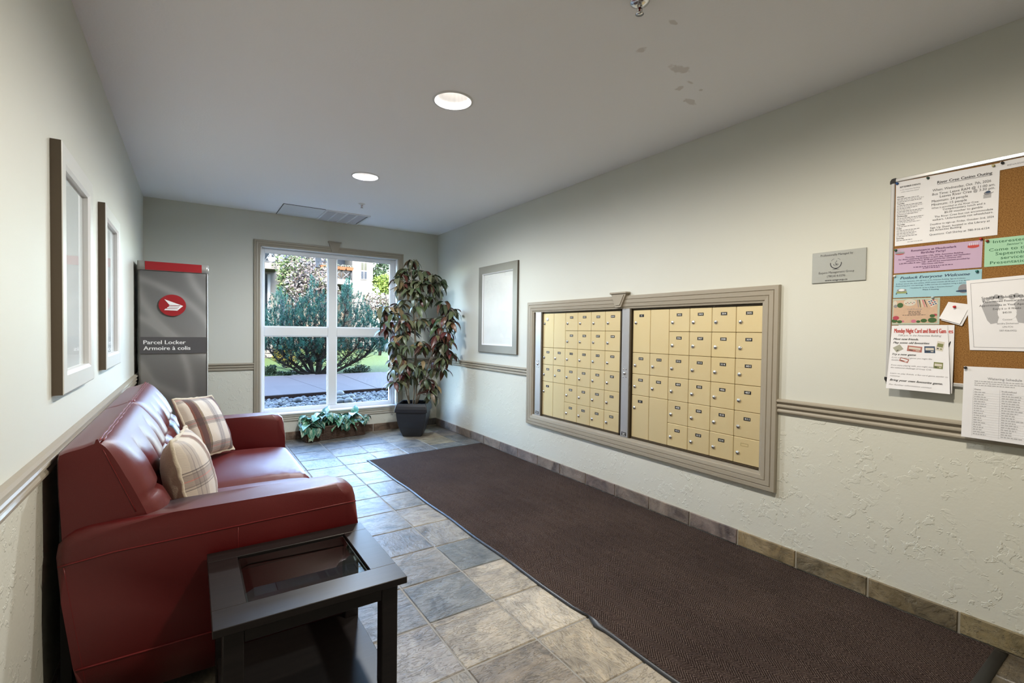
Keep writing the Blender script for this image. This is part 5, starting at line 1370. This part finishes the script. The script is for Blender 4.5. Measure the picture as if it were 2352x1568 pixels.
# --- river stones between the wall and the path
def stone_mesh(seed, col):
    bm = bmesh.new(); bmesh.ops.create_icosphere(bm, subdivisions=2, radius=1); rn = random.Random(seed)
    o_ = rn.uniform(0, 99)
    for v in bm.verts:
        d = 1+.16*mnoise.noise(v.co*1.1+Vector((o_, 0, 0))); v.co = Vector((v.co.x*d, v.co.y*d*.82, v.co.z*d*.56))
    mb = MB().bm(bm, 0, True); return mb.mesh('river_stone', STONE)
def stone_mat():
    m = NT('grey_river_stone').set(Roughness=.6, Specular_IOR_Level=.2); oi = m.node('ShaderNodeObjectInfo'); co = m.geo(); n = m.noise(25, co, 4)
    c = m.ramp(oi.outputs['Random'], [(0, ko(.22, .23, .25)), (.3, ko(.40, .41, .42)), (.6, ko(.56, .56, .55)), (.85, ko(.18, .20, .24)), (1, ko(.66, .65, .63))])
    m.base(m.mix(m.math('MULTIPLY', n, .4), c, ko(.5, .5, .5))); return m.mat
STONE = stone_mat()
sms = [stone_mesh(k, None) for k in range(5)]
def q_on(px, py, z):
    d = cam_ray(px, py); t = (z-CAMH)/d.z; return Vector((0, 0, CAMH))+d*t
BIG = [((779, 905), .095, 'large pale rounded river stone against the edging board, tallest of the pile'), ((778, 915), .075, 'large flat pale river stone under the tall one by the mullion'), ((795, 914), .080, 'large oval pale river stone in the middle of the pile'), ((806, 912), .080, 'broad grey river stone at the back of the pile'), ((815, 918), .055, 'middle-sized pale river stone at the right of the pile'), ((826, 917), .070, 'dark slate-coloured large river stone right of the pile'), ((780, 923), .085, 'large pale river stone lowest of the pile by the mullion'), ((800, 922), .095, 'wide pale river stone at the front of the pile'), ((744, 918), .070, 'large pale river stone just left of the mullion'), ((741, 928), .075, 'large pale river stone behind the pothos left of the mullion'), ((684, 920), .085, 'wide greenish grey river stone left of the pothos'), ((695, 929), .055, 'flat grey river stone above the pothos leaves'), ((725, 922), .050, 'rounded middle-sized stone near the window middle')]
occ = []
for (px, r, lab) in BIG:
    p = q_on(px[0], px[1], GZ+r*.35)
    o = inst('river_stone', ro.choice(sms), (p.x, p.y, GZ+r*.38), None, rot=(ro.uniform(-.2, .2), ro.uniform(-.2, .2), ro.uniform(0, 6.28)), scale=(r, r, r*1.15)); tag(o, lab, 'stone', 'large river stones'); occ.append((p.x, p.y, r*.8))
small = []
def vis(x, y):      # how well the window shows this spot
    return abs(x-(0.9+.42*(y-7.0)))-.0
cand = []
y = 6.45
while y < 9.15:
    x = -1.2
    while x < 4.6:
        xx, yy, r = x+ro.uniform(-.02, .02), y+ro.uniform(-.02, .02), ro.uniform(.022, .040)
        if yy < ye(xx)-.05 and all((xx-a)**2+(yy-b)**2 > (c+r*.5)**2 for a, b, c in occ): cand.append((xx, yy, r))
        x += .060
    y += .052
def seen(c):
    d = Vector((c[0], c[1], GZ))-Vector((0, 0, CAMH)); f = d.dot(FW); return (1176+FPX*d.dot(RT)/f, 784-FPX*d.dot(UP)/f)
inview = []
for c in cand:
    u, v = seen(c)
    if 606 < u < 900 and v < 940: inview.append((c[2]/c[1], c))
inview.sort(reverse=True); chosen = set(c for s, c in inview[:287])
heap = MB()
for c in cand:
    rot = (ro.uniform(-.3, .3), ro.uniform(-.3, .3), ro.uniform(0, 6.28)); zz = GZ+c[2]*ro.uniform(.1, .5)
    if c in chosen:
        o = inst('river_pebble', ro.choice(sms), (c[0], c[1], zz), None, rot=rot, scale=(c[2],)*3); tag(o, 'small grey river pebble in the bed under the window', 'pebble', 'small river pebbles')
    else:
        me = sms[ro.randrange(5)] if False else None
        bm = bmesh.new(); bmesh.ops.create_icosphere(bm, subdivisions=1, radius=1); M_ = Matrix.Translation((c[0], c[1], zz)) @ Matrix.Rotation(rot[2], 4, 'Z')
        for v in bm.verts: v.co = M_ @ Vector((v.co.x*c[2], v.co.y*c[2]*.8, v.co.z*c[2]*.6))
        heap.bm(bm, ro.randrange(3), True)
o = heap.build('pebble_bed', [plain('pebble_grey', (.30, .31, .33), .6), plain('pebble_pale', (.46, .46, .45), .6), plain('pebble_dark', (.15, .165, .2), .6)]); tag(o, 'bed of many small grey river pebbles along the house wall', 'pebbles', kind='stuff')

# --- leafy crowns
def quad_leaf(mb, p, s, rn, mi, nz=None):
    a = Vector((rn.gauss(0, 1), rn.gauss(0, 1), rn.gauss(0, 1))).normalized(); b = a.cross(Vector((rn.gauss(0, 1), rn.gauss(0, 1), rn.gauss(0, 1)))).normalized(); c = a.cross(b)
    mb.add([p-b*s, p-c*s*.5+a*s*.15, p+b*s, p+c*s*.5+a*s*.15], [(0, 1, 2, 3)], mi, False)
def shrub(name, label, cat, base, centre, radii, n, size, cols, trunk=.05, group=None, seed=1):
    rn = random.Random(seed); t = thing(name, label, cat, base, group); mb = MB()
    lumps = [(Vector(centre)+Vector((rn.uniform(-.6, .6)*radii[0], rn.uniform(-.6, .6)*radii[1], rn.uniform(-.6, .6)*radii[2])), rn.uniform(.35, .6)) for _ in range(14)]
    for k in range(n):
        lc, lr = rn.choice(lumps); d = Vector((rn.gauss(0, 1), rn.gauss(0, 1), rn.gauss(0, 1))).normalized()*rn.uniform(.55, 1.0)*lr
        p = lc+Vector((d.x*radii[0], d.y*radii[1], d.z*radii[2]))
        if p.z < GZ: continue
        quad_leaf(mb, p, size*rn.uniform(.6, 1.3), rn, rn.randrange(len(cols)))
    mb.build('crown', [plain(name+'_leaf', c, .6) for c in cols], t, norecalc=True)
    tr = MB(); b = Vector(base)
    for k in range(5):
        e = rn.choice(lumps)[0]; tr.tube([b+Vector((rn.uniform(-.03, .03), 0, 0)), b.lerp(e, .4)+Vector((0, 0, -.1)), b.lerp(e, .75), e], [trunk, trunk*.7, trunk*.45, trunk*.2], 6)
    tr.build('branches', plain(name+'_bark', (.10, .075, .055), .9), t)['kind'] = 'stuff'; return t
def dp(px, py, y): return tuple(at_depth(px, py, y))
def base_of(px, y, z=GZ+.05): p = at_depth(px, 760, y); return (p.x, y, z)
shrub('blossom_tree', 'pale pink-leaved tree between the two buildings', 'tree', base_of(722, 17.5), dp(722, 655, 17.5), (.95, .8, 1.15), 3800, .060, [(.62, .50, .48), (.50, .42, .38), (.66, .60, .54), (.30, .33, .14), (.34, .25, .22)], .06, 'garden trees', 31)
shrub('leafy_tree', 'green-leaved tree beside the left building corner', 'tree', base_of(672, 18.6), dp(672, 632, 18.6), (.55, .7, 1.0), 2600, .060, [(.20, .34, .08), (.30, .44, .14), (.13, .22, .06), (.42, .38, .26), (.40, .48, .24)], .05, 'garden trees', 32)
shrub('ivy_tree', 'dense dark green tree right of the far window', 'tree', base_of(885, 27), dp(885, 618, 27), (1.1, 1.0, 1.3), 3600, .085, [(.10, .20, .07), (.16, .28, .11), (.05, .10, .04), (.34, .42, .28)], .09, 'garden trees', 33)
shrub('lime_shrub', 'bright lime green shrub below the dark tree', 'shrub', base_of(882, 24.0), dp(882, 658, 24.0), (.75, .7, .7), 2400, .060, [(.36, .52, .05), (.46, .60, .09), (.24, .38, .04)], .04, 'garden shrubs', 34)
shrub('russet_shrub', 'pinkish russet shrub in front of the lime one', 'shrub', base_of(872, 20.5), dp(872, 705, 20.5), (.85, .7, .75), 2600, .050, [(.42, .30, .26), (.30, .22, .18), (.48, .42, .36), (.26, .30, .12)], .04, 'garden shrubs', 35)
shrub('yellow_shrub', 'small golden yellow shrub behind the pine branches', 'shrub', base_of(655, 15.2), dp(655, 815, 15.2), (.36, .35, .28), 1500, .034, [(.62, .46, .02), (.70, .56, .05), (.40, .36, .04)], .02, 'garden shrubs', 36)
shrub('box_shrub', 'small low green shrub at the left end of the path', 'shrub', base_of(616, 13.1), dp(616, 851, 13.1), (.22, .3, .17), 900, .026, [(.05, .12, .04), (.09, .18, .06), (.14, .22, .08)], .015, 'garden shrubs', 37)
shrub('creeping_juniper', 'flat spreading juniper left of the pine trunk', 'shrub', base_of(655, 13.0), dp(655, 858, 13.0), (.55, .35, .07), 1300, .026, [(.07, .15, .07), (.12, .22, .10), (.20, .28, .14)], .012, 'garden shrubs', 38)
shrub('creeping_juniper', 'low dark juniper right of the pine trunk', 'shrub', base_of(820, 12.9), dp(822, 848, 12.9), (.38, .3, .12), 1300, .028, [(.03, .08, .05), (.06, .13, .07), (.10, .17, .09)], .012, 'garden shrubs', 39)
shrub('hazy_tree', 'distant tree showing between the neighbouring buildings', 'tree', base_of(740, 33), dp(735, 660, 33), (2.6, 1.5, 1.9), 3600, .15, [(.40, .42, .30), (.26, .30, .16), (.52, .46, .42)], .12, 'garden trees', 40)
gp = MB()
for k in range(260):
    p = q_on(ro.uniform(668, 722), ro.uniform(853, 862), GZ+.03); gp.bbox((p.x-.02, p.y-.02, GZ+.0), (p.x+.02, p.y+.02, GZ+.03+ro.uniform(0, .02)), .008)
tag(gp.build('white_gravel', plain('white_chip', (.62, .62, .60), .8)), 'patch of white gravel at the foot of the pine', 'gravel', kind='stuff')
# --- the big mountain pine
pine = thing('mountain_pine', 'wide teal-green mountain pine with spreading dark limbs by the path', 'tree', (2.60, 12.75, GZ))
PB = Vector((2.60, 12.75, GZ+.02)); PBARK = plain('dark_pine_bark', (.040, .032, .030), .9, bump=.6, bscale=30, bdist=.01)
limbs = []
for (px, py, yy, r) in ((632, 772, 12.7, .045), (622, 806, 12.5, .030), (668, 760, 13.2, .045), (700, 755, 12.5, .050), (742, 750, 12.9, .055), (752, 760, 12.4, .050), (790, 765, 13.2, .050), (828, 775, 12.6, .045), (862, 790, 12.8, .040), (884, 770, 13.1, .035), (690, 700, 12.9, .035), (800, 700, 12.8, .035), (735, 690, 13.0, .035)):
    e = at_depth(px, py, yy); pts = []; w = ro.uniform(0, 6)
    for k in range(13):
        t = k/12; out = t**.75; q = Vector((PB.x+(e.x-PB.x)*out, PB.y+(e.y-PB.y)*out, PB.z+(e.z-PB.z)*(t**1.55)))
        pts.append(q+Vector((.05*math.sin(t*9+w)*t, .05*math.cos(t*8+w)*t, .04*math.sin(t*11+w)*t)))
    limbs.append(pts); MB().tube(pts, [r*(1-.72*k/12)+.004 for k in range(13)], 8).build('limb', PBARK, pine)
tw2 = MB(); twigs = []
for pts in limbs:
    for k in range(4, 13):
        for s in range(5):
            a = pts[k]; d = Vector((ro.uniform(-.5, .5), ro.uniform(-.4, .4), ro.uniform(.0, .55))); b = a+d*.75
            tw2.tube([a, a+d*.35+Vector((0, 0, -.02)), b], [.011, .007, .004], 5); twigs.append((a, b))
tw2.build('twigs', PBARK, pine)['kind'] = 'stuff'
nd = MB()
def needles(p, ax, L, n, rn):
    ax = ax.normalized(); u = ax.orthogonal().normalized(); w = ax.cross(u); mi = rn.randrange(4)
    for k in range(n):
        t = rn.random(); a = rn.uniform(0, 6.28); o = p+ax*(L*t); d = (ax*rn.uniform(.5, 1.0)+(u*math.cos(a)+w*math.sin(a))*.75).normalized(); l = rn.uniform(.05, .085)*(1.15-.4*t)
        s = d.cross(Vector((rn.gauss(0, 1), rn.gauss(0, 1), rn.gauss(0, 1)))).normalized()*.0060
        nd.add([o-s, o+s, o+d*l], [(0, 1, 2)], mi, False)
TOPS = [(606, 700), (630, 660), (645, 652), (668, 690), (690, 678), (707, 640), (717, 622), (735, 655), (752, 665), (770, 675), (790, 640), (801, 618), (812, 655), (835, 672), (852, 685), (866, 705), (884, 745)]
def top_at(px):
    for (a, b), (c, d) in zip(TOPS[:-1], TOPS[1:]):
        if a <= px <= c: return b+(d-b)*(px-a)/(c-a)
    return 740
for k in range(1500):
    px = ro.uniform(596, 892); yy = ro.uniform(12.25, 13.5); t0 = top_at(px)+ro.uniform(0, 25); py = t0+(800-t0)*(ro.random()**.9)
    p = at_depth(px, py+10, yy); needles(p, Vector((ro.uniform(-.25, .25), ro.uniform(-.25, .25), 1)), ro.uniform(.10, .20), 30, ro)
for (a, b) in twigs:
    if ro.random() < .8: needles(b, (b-a)+Vector((0, 0, .2)), .12, 22, ro)
o = nd.build('needles', [plain('pine_needle_%d' % k, c, .6) for k, c in enumerate(((.045, .26, .20), (.070, .34, .25), (.030, .18, .15), (.12, .40, .27)))], pine, norecalc=True); o['kind'] = 'stuff'

# --- neighbouring buildings
STUC = plain('cream_stucco', (.50, .44, .37), .9, vary=.06, vscale=2); STUC_SHADE = plain('shaded_stucco', (.24, .26, .31), .9); WFR = plain('white_joinery', (.75, .74, .72), .5); DGL = plain('dark_window_glass', (.035, .045, .055), .1); RAILM = plain('grey_railing', (.32, .34, .36), .5)
nbd = thing('apartment_building', 'cream apartment building with balcony seen at the left of the window', 'building', (-2, 20, GZ))
MB().box((-9, 20, GZ-.2), (2.80, 30, 5.2)).build('wall', STUC, nbd)
MB().box((2.80, 20.02, GZ-.2), (2.96, 30, 5.2)).build('corner_shade_wall', STUC_SHADE, nbd)  # the side's shade is put into its grey-blue colour
MB().box((-9.3, 19.7, 5.2), (3.2, 30.3, 5.34)).build('roof', plain('roof_grey', (.2, .2, .2), .8), nbd)
def X_rail(parent, x0, x1, z0, z1, y, n):
    for k in range(n):
        a, b = x0+(x1-x0)*k/n, x0+(x1-x0)*(k+1)/n; mb = MB()
        for (p, q) in (((a, z0), (b, z1)), ((a, z1), (b, z0)), ((a, z0), (a, z1)), ((b, z0), (b, z1)), ((a, z1), (b, z1)), ((a, z0), (b, z0))): mb.tube([(p[0], y, p[1]), (q[0], y, q[1])], .022, 6)
        mb.build('railing_panel', RAILM, parent)
MB().box((.9, 19.97, 3.62), (2.60, 20.05, 5.2)).build('balcony_door', DGL, nbd); MB().box((2.42, 19.95, 3.62), (2.50, 20.0, 5.2)).build('door_post', WFR, nbd)
MB().box((.6, 19.0, 3.40), (2.62, 20.05, 3.62)).build('balcony_slab', STUC, nbd)
X_rail(nbd, .9, 2.58, 3.66, 4.30, 19.04, 4)
MB().box((.9, 19.96, 1.4), (2.45, 20.02, 3.30)).build('porch_opening', DGL, nbd); MB().box((2.36, 19.94, 1.4), (2.46, 20.0, 3.3)).build('porch_post', WFR, nbd)
nb2 = thing('apartment_building', 'cream apartment building with terracotta balcony pots and white window', 'building', (8, 26, GZ))
MB().box((7.12, 26, GZ-.2), (8.22, 32, 5.75)).build('window_bay', STUC, nb2)
MB().box((3.9, 27.6, GZ-.2), (7.12, 32, 4.62)).build('rear_wall', plain('warm_stucco', (.46, .38, .29), .9), nb2)
MB().box((3.9, 27.5, 4.62), (7.12, 32, 5.75)).build('upper_wall', plain('slate_blue_cladding', (.10, .13, .18), .4), nb2)
MB().box((3.7, 25.7, 5.75), (8.5, 32.3, 5.9)).build('roof', plain('roof_grey', (.2, .2, .2), .8), nb2)
MB().box((4.6, 26.1, 3.66), (7.12, 27.6, 3.90)).build('balcony_slab', WFR, nb2)
X_rail(nb2, 5.55, 7.10, 3.92, 4.40, 26.15, 3)
fw2 = MB().box((7.545, 25.96, 3.97), (7.90, 26.0, 4.90)).build('window_frame', WFR, nb2)
for (a, b) in ((7.565, 7.705), (7.740, 7.880)):
    for (c, d) in ((4.00, 4.40), (4.46, 4.87)): MB().box((a, 25.955, c), (b, 25.97, d)).build('window_pane', plain('olive_reflecting_glass', (.16, .15, .09) if c > 4.2 else (.10, .11, .13), .15), nb2)
TERR = plain('terracotta', (.50, .17, .06), .8)
for k, x in enumerate((5.70, 6.25, 6.60, 6.98)):
    t = thing('flower_trough', ('terracotta flower trough on the balcony rail, leftmost', 'terracotta flower trough on the balcony rail, second from the left', 'terracotta flower trough on the balcony rail, second from the white window', 'terracotta flower trough on the balcony rail, next to the white window')[k], 'planter', (x, 26.12, 4.40), 'balcony flower troughs')
    MB().add([(x-.15, 25.98, 4.40), (x+.15, 25.98, 4.40), (x+.15, 26.2, 4.40), (x-.15, 26.2, 4.40), (x-.20, 25.94, 4.56), (x+.20, 25.94, 4.56), (x+.20, 26.24, 4.56), (x-.20, 26.24, 4.56)], [(0, 3, 2, 1), (4, 5, 6, 7), (0, 1, 5, 4), (1, 2, 6, 5), (2, 3, 7, 6), (3, 0, 4, 7)]).build('trough', TERR, t)
    mb = MB()
    for q in range(60): quad_leaf(mb, Vector((x+ro.uniform(-.2, .2), 26.08+ro.uniform(-.1, .1), 4.58+ro.uniform(0, .09))), .04, ro, ro.randrange(2))
    mb.build('flowers', [plain('white_petal', (.75, .70, .66), .7), plain('geranium_leaf', (.3, .36, .2), .7)], t, norecalc=True)
